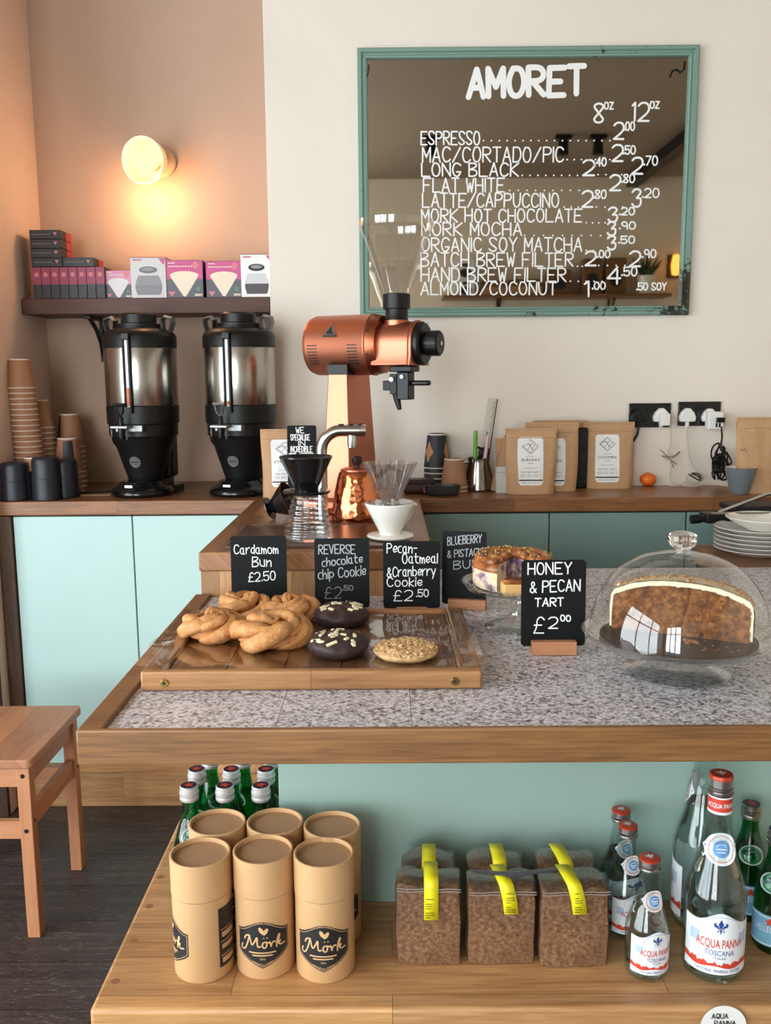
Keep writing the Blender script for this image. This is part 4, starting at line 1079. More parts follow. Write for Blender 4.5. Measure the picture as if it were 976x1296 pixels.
socket(795, 849, 510, 541, 'black double wall socket on the left, holding a black plug and a white adapter')
socket(857, 912, 508, 539, 'black double wall socket on the right, holding a white plug and a charger')
def plug_poly(s): return [(-.022 * s, -.018 * s), (.022 * s, -.018 * s), (.024 * s, -.004 * s), (.018 * s, .010 * s), (.006 * s, .022 * s), (-.006 * s, .022 * s), (-.018 * s, .010 * s), (-.024 * s, -.004 * s)]
def plug(x, y, label, mat, s=1.0):
    p = at(x, y, Y=YW - .02)
    g = thing('plug', label, 'plug', (p.x, YW - .009, p.z), 0, 'plugs in the wall sockets')
    MB().prism(plug_poly(s), 0, .022, lambda u, v, d: Vector((u, -d - .0001, v))).build('body', mat, g, bevel=.003, recalc=True)
    MB().box(-.005, .005, -.017, -.004, -.034 * s, -.0182 * s).build('cable_guard', mat, g, bevel=.001)
    return g
gp = plug(808, 527, 'black plug in the left half of the left socket', M_black, 1.05)
g = plug(837, 526, 'white adapter plug in the right half of the left socket', M_offwhite, 1.1)
MB().box(-.012, .020, -.047, -.0225, -.031, .008).build('adapter_block', M_offwhite, g, bevel=.003)
plug(870, 526, 'white plug in the left half of the right socket', M_offwhite, 1.1)
g = plug(898, 526, 'white usb charger in the right half of the right socket', M_offwhite, 1.05)
MB().box(-.018, .032, -.055, -.0225, -.042, .014).build('charger_block', M_offwhite, g, bevel=.003)
u = MB(); u.box(.006, .012, -.0556, -.0551, -.036, -.022); u.box(.016, .022, -.0556, -.0551, -.036, -.022); u.build('usb_ports', M_black, g, smooth=False)
MB().box(.006, .031, -.069, -.0556, -.020, -.004).build('usb_lead', M_black, g, bevel=.001)
def cable(pts, r, mat, label, name='cable'):
    o = MB()
    # smooth the polyline (Catmull-Rom)
    P = [Vector(p) for p in pts]; S = []
    for i in range(len(P) - 1):
        a, b, c_, d_ = P[max(0, i - 1)], P[i], P[i + 1], P[min(len(P) - 1, i + 2)]
        for k in range(6):
            t_ = k / 6
            S.append(0.5 * ((2 * b) + (c_ - a) * t_ + (2 * a - 5 * b + 4 * c_ - d_) * t_ ** 2 + (3 * b - a - 3 * c_ + d_) * t_ ** 3))
    S.append(P[-1])
    o.tube(S, r, 6)
    return tag(o.build(name, mat, None), label, 'cable')
W = lambda x, y, o=.02: tuple(at(x, y, Y=YW - o))
def Wc(x, y, o=.02):
    p = at(x, y, Y=YW - o); return (p.x, p.y, max(p.z, ZC + .0035))
cable([W(808, 537, .018), W(807, 548, .02), W(803, 556, .025), W(797, 566, .03), W(794, 590, .02), Wc(792, 612, .02)], .004, M_black, 'black cable from the black plug dropping behind the Colombia bag')
M_wcab = plain('white_cable', (206, 192, 172), 0.5)
cable([W(848, 534, .035), W(849, 560, .02), W(846, 572, .02), W(848, 582, .02), W(850, 590, .02), W(848, 605, .02), Wc(853, 612, .03), Wc(868, 617, .05), Wc(880, 618, .06), Wc(900, 611, .05), Wc(912, 614, .06), Wc(924, 617, .07)], .0019, M_wcab, 'white cable from the white adapter lying across the worktop')
tw = [W(836, 569, .024), W(842, 575, .03), W(848, 580, .022), W(856, 577, .03), W(861, 571, .024), W(853, 577, .02), W(845, 578, .03), W(838, 577, .026), W(845, 581, .03), W(852, 584, .03), W(856, 588, .026), W(850, 583, .022), W(853, 592, .028)]
cable(tw, .0012, plain('twist_tie', (92, 78, 62), 0.6), 'brown twist tie knotted round the hanging white cable', 'twist_tie')
cable([W(870, 536, .016), W(870, 552, .02), W(872, 575, .02), W(878, 592, .02), W(887, 604, .025), Wc(884, 611, .04), W(873, 612, .04), W(868, 606, .035), W(874, 601, .03), W(886, 599, .03), W(890, 606, .03), W(882, 611, .04), W(872, 609, .045), Wc(860, 614, .05), Wc(848, 615, .055)], .0021, M_wcab, 'white cable from the white plug coiled on the worktop')
cable([W(872, 600, .05), W(878, 604, .05), W(886, 608, .05), W(884, 603, .045), W(876, 599, .045), W(884, 600, .05), W(888, 606, .048)], .0026, plain('dark_tie', (70, 60, 52), 0.6), 'dark tie round the coiled white cable', 'cable_tie')
rng = random.Random(5)
pts = [W(913, 540, .065), W(914, 552, .05), W(913, 562, .045), W(913, 570, .045)]
for k in range(13):
    cx_, cy_, rr_ = 912 + rng.uniform(-5, 5), 576 + 26 * (k % 7) / 6 + rng.uniform(-3, 3), rng.uniform(5, 12)
    a0_ = rng.uniform(0, 6.28)
    for j in range(7):
        a_ = a0_ + j * .95
        pts.append(W(cx_ + rr_ * .75 * math.cos(a_), min(611, cy_ + rr_ * 1.1 * math.sin(a_)), .030 + .010 * (k % 4) + .004 * math.sin(a_)))
cable(pts, .0028, M_black, 'tangled black cable hanging in a bundle from the usb charger')

# ------------------------------------------------------------------ coffee grinder
GX, GY = at(443, 600, Y=2.52).x, 2.56
gr = thing('coffee_grinder', 'tall copper coffee grinder with clear hopper in front of the mirror', 'grinder', (GX, GY, ZC))
AX = math.radians(-24)                    # the grinding axis swings towards the viewer on the right
G = Matrix.Rotation(AX, 4, 'Z')           # local x = along the axis, y = away
dz_ = lambda y: at(443, y, Y=GY).z - ZC
zax = dz_(437)
GA = G @ Matrix.Translation((0, 0, zax)) @ Matrix.Rotation(PI / 2, 4, 'Y')      # lathe z -> local x
def pill(z0, z1, a0, a1, b0, b1):
    return MB().add([(-a0, -b0, z0), (a0, -b0, z0), (a0, b0, z0), (-a0, b0, z0), (-a1, -b1, z1), (a1, -b1, z1), (a1, b1, z1), (-a1, b1, z1)],
                    [(0, 3, 2, 1), (4, 5, 6, 7), (0, 1, 5, 4), (1, 2, 6, 5), (2, 3, 7, 6), (3, 0, 4, 7)], G)
RD = .083
zt_ = zax - RD * .93
pill(.03, zt_ + .02, .044, .029, .092, .070).build('pillar', M_copper, gr, bevel=.003)
pill(.0005, .03, .10, .095, .115, .11).build('base_foot', M_copper, gr, bevel=.008)
MB().add(*(lambda b: (b.v, b.f))(pill(zt_ - .004, zt_ + .024, .031, .031, .074, .074))).build('saddle', M_black, gr, bevel=.001)
MB().lathe([(0, -.112), (RD * .80, -.112), (RD * .93, -.106), (RD, -.092), (RD, .078), (RD * 1.015, .080), (RD * 1.015, .083), (RD * .98, .086)], 56, M=GA).build('motor_housing', M_copper, gr)
MB().lathe([(RD * .985, .0862), (RD * .99, .089), (RD * .93, .112), (0, .113)], 48, M=GA).build('end_flange', plain('dark_copper', (160, 92, 66), 0.35, 1.0), gr)
for k in range(8):
    a = 2 * PI * k / 8 + .35
    MB().lathe([(0, .0865), (.005, .0865), (.005, .095), (0, .096)], 8, c=(RD * .93 * math.cos(a), RD * .93 * math.sin(a), 0), M=GA).build('flange_bolt', M_blackmetal, gr)
hd = MB(); sec = [(.060 * math.cos(a), .060 * math.sin(a)) for a in [PI * k / 16 for k in range(17)]] + [(-.060, -.030), (-.068, -.058), (.068, -.058), (.060, -.030)]
hd.prism(sec, .095, .205, lambda u, v, d: G @ Vector((d, u, zax + v)))
hd.build('grinding_head', M_copper, gr, bevel=.005, seg=3, recalc=True)
hr = MB(); hr.prism([(u * 1.05, v * 1.05 if v > -.05 else v) for u, v in sec], .205, .214, lambda u, v, d: G @ Vector((d, u, zax + v))); hr.build('head_collar', M_copper, gr, bevel=.002, recalc=True)
MB().lathe([(0, .214), (.0575, .214), (.0585, .217), (.0585, .226), (.053, .231), (0, .231)], 40, M=GA).build('front_plate', M_black, gr)
MB().lathe([(.026, .231), (.026, .235), (.033, .238), (.034, .270), (.030, .274), (0, .274)], 40, M=GA, fn=lambda a, z: 1 + .035 * math.cos(12 * a) if z < .265 else 1).build('adjusting_dial', M_black, gr)
MB().lathe([(.006, .2742), (.006, .277), (0, .2775)], 14, M=GA).build('dial_screw', M_chrome, gr)
pt = MB(); pt.prism([(.0535, -.012), (.058, 0), (.0535, .012)], .2312, .236, lambda u, v, d: G @ (Vector((d, v, zax + u)))); pt.build('dial_pointer', M_offwhite, gr, recalc=True)
for x0 in (-.088, .034):
    vt = MB()
    for k in range(7):
        a = -.02 - .105 * k
        for q_ in range(1):
            vt.add([G @ Vector((x0 + dx + .004 * 0, -(RD + .0006) * math.cos(a + da), zax + (RD + .0006) * math.sin(a + da))) for dx, da in ((0, -.018), (.030, -.018), (.030, .018), (0, .018))], [(0, 1, 2, 3)])
    vt.build('vent', M_ink, gr, smooth=False)
bd = MB(); bd.prism([(-.020, -.013), (.020, -.013), (0, .024)], RD + .0006, RD + .0026, lambda u, v, d: G @ Vector((-.018 + u, -d * math.cos((v + .038) / RD), zax + d * math.sin((v + .038) / RD))))
bd.build('badge', M_chrome, gr, recalc=True)
bk = MB(); bf = lambda u, v, d: G @ Vector((-.018 + u, -(RD + .0028 + d) * math.cos((v + .038) / RD), zax + (RD + .0028 + d) * math.sin((v + .038) / RD)))
bk.add([bf(u, v, 0) for u, v in ((-.012, -.008), (.012, -.008), (.003, .002), (0, .013))], [(0, 1, 2, 3)])
bk.add([bf(u, v, 0) for u, v in ((-.020, -.0175), (.020, -.0175), (.020, -.0135), (-.020, -.0135))], [(0, 1, 2, 3)])
bk.build('badge_print', M_ink, gr, smooth=False)
# hopper
HX = .146
Hc = (G @ Vector((HX, 0, 0)))
hz = lambda y: at(496, y, Y=GY + Hc.y).z - ZC
z0 = zax + .056
MB().lathe([(.030, z0), (.032, z0 + .010), (.031, z0 + .012), (.031, hz(392)), (.0375, hz(391)), (.0375, hz(373)), (.034, hz(372)), (0, hz(372))], 32, c=(Hc.x, Hc.y, 0)).build('hopper_collar', M_black, gr)
MB().lathe([(.034, z0 - .006), (.034, z0 + .007), (.030, z0 + .008)], 32, c=(Hc.x, Hc.y, 0)).build('neck_ring', M_copper, gr)
zb_, zt2 = hz(372) + .001, hz(279)
hp = MB().lathe([(.034, zb_), (.036, zb_ + .01), (.062, zb_ + (zt2 - zb_) * .42), (.084, zb_ + (zt2 - zb_) * .74), (.098, zt2 - .022), (.1005, zt2 - .02), (.1005, zt2), (.0985, zt2), (.0985, zt2 - .016)], 56, c=(Hc.x, Hc.y, 0))
hp.build('hopper', thin_glass('hopper_plastic', (.95, .945, .935), 1.5, 1.8, .08), gr)
# spout, clamp and levers
sx_ = .166
sp = MB(); sp.box(sx_ - .030, sx_ + .036, -.030, .030, zax - .075, zax - .0585, G); sp.box(sx_ - .012, sx_ + .024, -.022, .022, zax - .150, zax - .0752, G)
sp.build('spout', M_black, gr, bevel=.003)
cl = MB(); cl.box(sx_ - .034, sx_ - .0125, -.020, .020, zax - .135, zax - .080, G); cl.box(sx_ - .058, sx_ - .0345, -.012, .012, zax - .125, zax - .098, G); cl.tube([G @ Vector((sx_ - .025, 0, zax - .13)), G @ Vector((sx_ - .018, 0, zax - .155)), G @ Vector((sx_ - .012, 0, zax - .178))], [.010, .009, .006], 10)
cl.build('bag_clamp', M_blackmetal, gr, bevel=.002)
kn = MB(); kn.tube([G @ Vector((sx_ - .024, -.021, zax - .095)), G @ Vector((sx_ - .024, -.030, zax - .095))], .006, 10); kn.tube([G @ Vector((sx_ + .006, -.023, zax - .088)), G @ Vector((sx_ + .006, -.029, zax - .088))], .005, 10); kn.build('clamp_screws', M_steel, gr)
lv = MB(); lv.box(sx_ + .0245, sx_ + .078, -.012, .012, zax - .112, zax - .098, G @ Matrix.Translation((0, 0, 0))); lv.build('lever', M_black, gr, bevel=.005)

# ------------------------------------------------------------------ pour-over corner on the island
q = at(412, 655, Z=ZC)
g = thing('water_tap', 'brushed steel swan-neck water tap rising from the island', 'tap', (q.x, 2.24, ZC))
tz_ = at(412, 545, Y=2.24).z - ZC; tx = at(463, 545, Y=2.24).x - q.x
pts = [(0, 0, .006)] + [(0, 0, tz_ - .05)] + [(.05 - .05 * math.cos(a), 0, tz_ - .05 + .05 * math.sin(a)) for a in [PI / 2 * k / 8 for k in range(1, 9)]] + [(tx - .012, 0, tz_)]
MB().tube(pts, .0145, 20).build('neck', M_steel, g)
MB().tube([(tx - .0118, 0, tz_), (tx, 0, tz_)], .0158, 20).build('end_cap', M_chrome, g)
MB().lathe([(.010, tz_ - .042), (.011, tz_ - .030), (.011, tz_ - .012), (0, tz_ - .012)], 16, c=(tx - .035, 0, 0)).build('nozzle', M_chrome, g)
MB().lathe([(0, .0005), (.030, .0005), (.030, .004), (.020, .010), (.0148, .012)], 28).build('flange', M_steel, g)
bt = MB()
for k in range(3): bt.lathe([(.007, tz_ + .0135), (.007, tz_ + .0165), (0, tz_ + .017)], 14, c=(.05 + .024 * k, 0, 0))
bt.build('buttons', M_black, g)
q = at(452, 657, Z=ZC)
kt = thing('gooseneck_kettle', 'hammered copper gooseneck kettle behind the white dripper', 'kettle', (q.x + .002, 2.29, ZC + .0005)); kt.scale = (1.15, 1.15, 1.08)
def hammered():
    t_ = NT('hammered_copper'); t_.b.inputs['Base Color'].default_value = (*lin((208, 124, 84)), 1); t_.b.inputs['Metallic'].default_value = 1; t_.b.inputs['Roughness'].default_value = .16
    vo = t_.n('ShaderNodeTexVoronoi'); vo.inputs['Scale'].default_value = 75; t_.l(t_.obj(), vo.inputs['Vector']); t_.bump(vo.outputs['Distance'], .5, .003); return t_.m
M_ham = hammered()
MB().lathe([(0, .0005), (.056, .0005), (.058, .004), (.057, .02), (.050, .07), (.043, .105), (.040, .116), (.038, .118), (0, .119)], 48).build('body', M_ham, kt)
MB().lathe([(.036, .1192), (.036, .123), (.028, .126), (0, .127)], 32).build('lid', M_copper, kt)
MB().lathe([(.006, .1272), (.006, .132), (.011, .138), (.012, .150), (.008, .154), (0, .154)], 20).build('lid_knob', plain('dark_wood_knob', (50, 32, 26), 0.4), kt)
MB().tube([(-.048, 0, .022), (-.066, 0, .020), (-.078, 0, .030), (-.082, 0, .060), (-.080, 0, .092), (-.086, 0, .116), (-.100, 0, .128), (-.112, -.0, .122)], [.010, .009, .008, .007, .006, .0055, .005, .0045], 14).build('spout', M_copper, kt)
MB().tube([(.045, .02, .10), (.07, .03, .125), (.095, .04, .11), (.098, .042, .07), (.085, .036, .045)], .007, 10).build('handle', plain('dark_wood_handle', (62, 38, 28), 0.4), kt)

# glass server + black dripper
q = at(390, 689, Z=ZC + .004); Ys = q.y + .055
ctr = at(390, 660, Y=Ys)
sv = thing('coffee_server', 'ribbed clear glass coffee server under the black dripper', 'server', (ctr.x, Ys, ZC + .0062))
zz = lambda y: at(390, y, Y=Ys).z - ZC - .0062
H_ = zz(624)
prof = [(0, .0008), (.050, .0008), (.056, .004)]
nr = 48
for k in range(nr + 1):
    f = k / nr; z = .006 + (H_ - .012) * f
    r = .0565 - .024 * f ** 1.25 + .0012 * math.sin(f * 2 * PI * 8)
    prof.append((r, z))
prof += [(.036, H_ - .004), (.038, H_), (.036, H_)]
MB().lathe(prof, 48).build('jug', thin_glass('server_glass', (.92, .94, .96), 1.5, 2.8, .01), sv)
h = MB(); h.tube([(.034, .0, H_ - .014), (.052, -.0, H_ - .008), (.064, -.0, H_ - .03), (.064, 0, H_ - .07), (.052, 0, H_ - .085)], .0045, 8); h.build('handle', M_glass, sv)
MB().box(-.006, .006, -.046, -.044, .03, .095).build('scale_strip', thin_glass('scale_print', (.82, .82, .78), 1.5, 2.0, .2), sv, smooth=False)
mk = MB()
for k in range(6): mk.box(-.005, .005, -.0468, -.0462, .034 + k * .011, .0348 + k * .011)
mk.build('scale_marks', M_offwhite, sv, smooth=False)
db = thing('black_dripper', 'black ceramic cone dripper sitting on the glass server', 'dripper', (ctr.x - .002, Ys, ZC + .0062 + H_ + .0004))
zd = lambda y: at(387, y, Y=Ys).z - (ZC + .0062 + H_ + .0004)
ht = zd(577)
MB().lathe([(.018, .0), (.052, .0), (.054, .003), (.052, .006), (.026, .0075), (.027, .012), (.0575, ht - .006), (.0595, ht - .003), (.0585, ht), (.056, ht), (.024, .014), (.010, .010), (.010, .0), (.018, .0)], 44).build('cone', M_blackgloss, db)
hh = MB(); hh.tube([(.0, .046, ht - .02), (.004, .068, ht - .02), (.006, .072, ht - .045), (.004, .056, .03), (0, .030, .022)], .005, 8); hh.build('handle', M_blackgloss, db)
q = at(352, 640, Z=ZC); 
g = thing('filter_holder', 'black cone filter holder lying tipped behind the glass server', 'dripper', (at(350, 640, Y=2.33).x, 2.33, ZC + .036), math.radians(-12), None, 0, math.radians(66))
MB().lathe([(.012, -.02), (.014, -.016), (.050, .040), (.048, .040), (.011, -.014), (.009, -.02), (.012, -.02)], 32).build('cone', M_blackgloss, g)
MB().lathe([(.0125, -.022), (.03, -.022), (.03, -.019), (.0125, -.019)], 28).build('flange', M_blackgloss, g)

# white dripper with clear dripper nested in it
q = at(493, 688, Z=ZC); Yw = q.y + .045
ctr = at(494, 660, Y=Yw)
wd_ = thing('white_dripper', 'white ceramic dripper on a flat saucer foot at the island edge', 'dripper', (ctr.x, Yw, ZC + .0065))
zw = lambda y: at(494, y, Y=Yw).z - ZC - .0065
Ht = zw(636)
MB().lathe([(0, .0005), (.050, .0005), (.053, .004), (.051, .007), (.026, .008), (.024, .012), (.030, .022), (.055, Ht - .008), (.0575, Ht - .002), (.056, Ht), (.053, Ht - .002), (.027, .024), (0, .02)], 48).build('body', M_white, wd_)
lp_ = MB(); lp_.tube([(.050, .0, Ht - .006), (.060, .0, Ht - .004)], .004, 8); lp_.build('lip', M_white, wd_)
hh = MB(); hh.tube([(.040, .03, Ht - .012), (.052, .055, Ht - .014), (.048, .062, Ht - .035), (.030, .035, .024)], .005, 8); hh.build('handle', M_white, wd_)
cd = thing('clear_dripper', 'clear plastic ribbed cone dripper nested in the white dripper', 'dripper', (ctr.x, Yw, ZC + .0065 + Ht - .030))
zc_ = lambda y: at(490, y, Y=Yw).z - (ZC + .0065 + Ht - .030)
Hc_ = zc_(585)
MB().lathe([(.014, .0), (.016, .004), (.0175, .032), (.022, .040), (.058, Hc_), (.056, Hc_), (.020, .041), (.0155, .032), (.012, .0), (.014, .0)], 96, fn=lambda a, z: 1 + (.085 * math.sin(12 * a + z * 70) if z > .035 else 0)).build('cone', thin_glass('ribbed_plastic', (.90, .89, .90), 1.5, 4.5, .06), cd)
MB().lathe([(.0175, .029), (.052, .031), (.052, .033), (.0175, .0335)], 40).build('flange', thin_glass('plastic_flange', (.93, .92, .91), 1.5, 2.0, .05), cd)
# ------------------------------------------------------------------ chalkboard signs
def sign(name_label, tl, tr, br_, bl, Y, Zb, texts, rz=0.0, tilt=0.0, foot=None, mat=None, thick=.0026, wd=.0018, radius=.006):
    """texts: (string, x0, x1, baseline y at x0, cap px, material, baseline y at x1)"""
    xl, xr = (tl[0] + bl[0]) / 2, (tr[0] + br_[0]) / 2
    yt, yb = (tl[1] + tr[1]) / 2, (bl[1] + br_[1]) / 2
    p0, p1 = at((xl + xr) / 2, yb, Y=Y), at((xl + xr) / 2, yt, Y=Y)
    sc = (p1.z - p0.z) / (yb - yt)
    w, h = (xr - xl) * sc, (yb - yt) * sc
    zb = p0.z - Zb
    g = thing('chalkboard_sign', name_label, 'sign', (p0.x, Y, Zb), rz, None, tilt)
    MB().prism(round_rect(-w / 2, w / 2, max(.0006, zb), zb + h, radius), -thick / 2, thick / 2, lambda u, v, d: Vector((u, d, v))).build('board', M_board, g, recalc=True)
    byM = {}
    for tx in texts:
        s, x0, x1, y0, cap, m = tx[:6]; y1 = tx[6] if len(tx) > 6 else y0
        wdt = tx[7] if len(tx) > 7 else wd
        mb = byM.setdefault(m.name, (MB(), m))[0]
        write(mb, s, (x0 - (xl + xr) / 2) * sc, zb + (yb - y0) * sc, (x1 - x0) * sc, cap * sc, lambda u, v, d: Vector((u, -thick / 2 - d, v)), wdt, (y0 - y1) / (x1 - x0))
    for mb, m in byM.values(): mb.build('chalk_lettering', m, g, smooth=False)
    if foot:
        fx0, fx1, fh, fd = foot
        f = MB(); f.box(fx0, fx1, -fd, -thick / 2 - .0002, .0005, fh); f.box(fx0, fx1, thick / 2 + .0002, fd, .0005, fh); f.box(fx0, fx1, -thick / 2 - .0001, thick / 2 + .0001, .0004, .0006)
        f.build('wooden_foot', M_stool_x, g, bevel=.0012)
    return g
CH, CD = M_chalk, M_chalk_dim
CM = plain('soft_chalk', (176, 178, 182), 0.75)
sf = (-.03, .03, .014, .012)
sign('black chalkboard sign reading Cardamom Bun, behind the knotted buns', (293, 680), (362, 678), (365, 769), (296, 769), 1.745, ZT,
     [('Cardamom', 299, 353, 701, 11, CH), ('Bun', 321, 344, 717, 12, CH), ('\u00a32.50', 316, 349, 736, 11, CH, 734)], .03, -.05, sf)
sign('black chalkboard sign reading Reverse chocolate chip Cookie, behind the dark cookies', (400, 683), (467, 681), (468, 769), (399, 769), 1.735, ZT,
     [('REVERSE', 405, 450, 701, 11, CM), ('chocolate', 409, 459, 717, 10, CM, 712), ('chip Cookie', 404, 463, 733, 12, CM, 728), ('\u00a32', 412, 432, 757, 14, CD), ('.50', 434, 447, 747, 6, CD)], 0, -.05, sf)
sign('black chalkboard sign reading Pecan Oatmeal and Cranberry Cookie, behind the pale cookie', (486, 686), (556, 685), (557, 770), (486, 770), 1.735, ZT,
     [('Pecan-', 491, 528, 700, 12, CH), ('Oatmeal', 510, 553, 713, 12, CH), ('&Cranberry', 491, 551, 730, 12, CH, 728), ('Cookie', 491, 534, 742, 11, CH), ('\u00a32', 499, 522, 760, 13, CH), ('.50', 527, 542, 755, 9, CH)], 0, -.05, sf)
sign('leaning black chalkboard sign with faded Blueberry and Pistachio Bun writing', (559, 675), (615, 671), (614, 764), (560, 766), 1.775, ZT,
     [('BLUEBERRY', 566, 608, 691, 10, CM, 686), ('& PISTACHIO', 566, 616, 707, 9, CM, 701), ('BUN', 574, 606, 721, 10, CM, 717)], -.22, -.05, (-.03, .045, .020, .016), wd=.0016)
hs = sign('black chalkboard sign reading Honey and Pecan Tart, on a wooden foot in front', (660, 710), (741, 709), (738, 818), (660, 817), 1.475, ZT,
     [('HONEY', 668, 721, 727, 14, CH), ('& PECAN', 671, 732, 750, 14, CH, 748), ('TART', 677, 712, 767, 10, CH), ('\u00a3', 676, 688, 801, 20, CH), ('2', 694, 705, 795, 14, CH), ('oo', 709, 721, 786, 11, CH)], 0, -.04, (-.037, .037, .023, .017), wd=.0021, radius=.007)
sign('small black sign reading We specialise in incredible filter, propped on the kraft bag', (364, 539), (401, 538), (402, 622), (365, 623), 2.62, ZC,
     [('WE', 376, 386, 548, 7, CH), ('SPECIALISE', 369, 393, 557, 7, CH), ('IN', 379, 387, 564, 6, CH), ('INCREDIBLE', 369, 396, 572, 7, CH), ('FILTER', 367, 398, 585, 11, CH, 585, .0042)], 0, -.06, (-.03, .03, .012, .012), wd=.0022)

# ------------------------------------------------------------------ serving tray
pA, pB = at(179.6, 872, Z=ZT), at(610, 873, Z=ZT)
TX0, TX1, TY0, TY1 = -.375, .137, 1.297, 1.662
t = thing('serving_tray', 'shallow oak serving tray lined with clear film on the terrazzo counter', 'tray', ((TX0 + TX1) / 2, (TY0 + TY1) / 2, ZT))
TW, TD = (TX1 - TX0) / 2, (TY1 - TY0) / 2; TZ = ZT
MB().box(-TW, TW, -TD, -TD + .014, .0006, .031).build('front_rail', M_tray, t, bevel=.003)
MB().box(-TW, TW, TD - .014, TD, .0006, .031).build('back_rail', M_tray, t, bevel=.003)
MB().box(-TW, -TW + .034, -TD + .0142, TD - .0142, .0006, .0305).build('side_rail', M_oak_y, t, bevel=.003)
MB().box(TW - .034, TW, -TD + .0142, TD - .0142, .0006, .0305).build('side_rail', M_oak_y, t, bevel=.003)
for k in range(5):
    a = -TW + .0345 + k * (2 * TW - .069) / 5; MB().box(a + .0008, a + (2 * TW - .069) / 5 - .0008, -TD + .0145, TD - .0145, .012, .0235).build('plank', M_plank, t, bevel=.001)
M_brass = plain('brass', (150, 124, 70), 0.25, 1.0)
for x in (-TW + .036, TW - .040):
    scw = MB(); slot = MB()
    scw.prism(disc_poly(.0062, 20, x, .0135), .0001, .0022, lambda u, v, d: Vector((u, -TD - d, v)))
    slot.prism(disc_poly(.0028, 6, x, .0135), .0023, .0026, lambda u, v, d: Vector((u, -TD - d, v)))
    so_ = scw.build('brass_screw', M_brass, t, recalc=True, bevel=.0006); slot.build('screw_socket', M_ink, so_, recalc=True)
rng = random.Random(8)
fm = MB()
def film(u, v):
    x = -TW - .012 + u * (2 * TW + .020); y = -TD + .012 + v * (2 * TD - .018)
    e = 1 if u < .02 or u > .98 else 0
    n = noise.noise(Vector((u * 7, v * 6, 2))) * .0012 + noise.noise(Vector((u * 19, v * 15, 5))) * .0005
    inn = min(max((u - .07) / .03, 0), 1) * min(max((.93 - u) / .03, 0), 1)
    z = .0325 + (.0010 if not e else 0) + n * (1 - inn) * 1.5 - inn * (.0072 - n)
    if u < .06: z += .012 * (1 - u / .06) * max(0, math.sin(v * 5 + .5)) 
    return Vector((x, y, max(z, .0325 - inn * .0075)))
fm.grid(60, 40, film)
fm.build('film_liner', thin_glass('cling_film', (.97, .97, .97), 1.45, 1.3, .06), t)
TS = ZT + .0252           # what rests on the lined tray

# ------------------------------------------------------------------ buns and cookies
def bun_mat():
    k = NT('golden_pastry'); v = k.obj()
    n = k.noise(v, 38, 5, .6); n2 = k.noise(v, 160, 4, .7); n3 = k.noise(v, 14, 3)
    c = k.ramp(n, [(.25, lin((164, 100, 50))), (.48, lin((214, 156, 94))), (.75, lin((238, 196, 138)))])
    g_ = k.n('ShaderNodeNewGeometry').outputs['Pointiness']
    c = k.mix(k.ramp(g_, [(.50, (0, 0, 0)), (.57, (.6, .6, .6))]), c, lin((186, 112, 56)))
    c = k.mix(k.ramp(g_, [(.42, (.9, .9, .9)), (.49, (0, 0, 0))]), c, lin((236, 196, 140)))
    c = k.mix(k.ramp(n3, [(.5, (0, 0, 0)), (.75, (.5, .5, .5))]), c, lin((158, 88, 42)))
    c = k.mix(k.ramp(n2, [(.62, (0, 0, 0)), (.7, (.6, .6, .6))]), c, lin((246, 222, 180)))
    k.l(c, k.b.inputs['Base Color']); k.b.inputs['Roughness'].default_value = .55
    k.bump(n2, .6, .004); return k.m
M_bun = bun_mat()
def rope(mb, pts, r, n=12):
    P = [Vector(p) for p in pts]
    b = MB(); rr = [r * (.35 + .65 * min(1, 3.2 * min(i, len(P) - 1 - i) / len(P) + .0)) for i in range(len(P))]
    b.tube(P, rr, n)
    for p in b.v:
        k = noise.noise(p * 60) * .0026 + noise.noise(p * 150) * .0012
        q = p.copy(); q.normalize(); p += q * k
    mb.add(b.v, b.f)
def bun(loc, rz, R, label, rx=0.0, seed=0):
    g = thing('cardamom_bun', label, 'bun', loc, rz, 'knotted cardamom buns on the tray', rx)
    rng = random.Random(seed)
    m = MB(); r = R * .34
    ns = 4
    for s_ in range(ns):                                  # strands plaited round the outside
        pts = []
        for k in range(81):
            a = 2 * PI * k / 80 * 1.12 + s_ * 2 * PI / ns + seed
            ph = a * 2.0 + s_ * PI * .9
            rr = R * .68 + r * .72 * math.cos(ph); z = r * 1.0 + r * .62 * math.sin(ph)
            pts.append((rr * math.cos(a), rr * math.sin(a), z))
        rope(m, pts, r * .62)
    for k in range(2):                                    # the twisted pair wound up over the middle
        pts = []
        for i in range(70):
            f = i / 69; a = seed + k * PI * .55 + f * 7.2
            rr = R * (.84 - .74 * f) + r * .22 * math.cos(f * 16 + k * PI); z = r * (1.35 + 1.25 * f - .5 * f * f) + r * .22 * math.sin(f * 16 + k * PI)
            pts.append((rr * math.cos(a), rr * math.sin(a), z))
        rope(m, pts, r * .50)
    b = MB().lathe([(0, .004), (R * .7, .004), (R * .86, r * .6), (R * .7, r * 1.2), (R * .3, r * 1.35), (0, r * 1.4)], 32); m.add(b.v, b.f)
    zmin = min(p.z for p in m.v)
    for p in m.v: p.z = max(p.z - max(zmin, 0), .0006)
    m.build('dough', M_bun, g, angle=180)
    m2 = MB(); rng = random.Random(seed + 4)
    for k in range(7):
        a = rng.uniform(0, 6.28); q = Vector((R * .16 * math.cos(a), R * .16 * math.sin(a), r * 1.95 + rng.uniform(-.002, .003)))
        m2.lathe([(0, -.003), (.0035, 0), (0, .003)], 6, c=tuple(q))
    m2.build('sugar_crumbs', plain('pale_crumb', (226, 190, 120), 0.6), g)
def on_tray(x, y): return at(x, y, Z=TS)
q = on_tray(270, 806); bun((q.x, q.y, TS), .4, .054, 'smaller golden knotted bun at the left end of the tray', 0, 1)
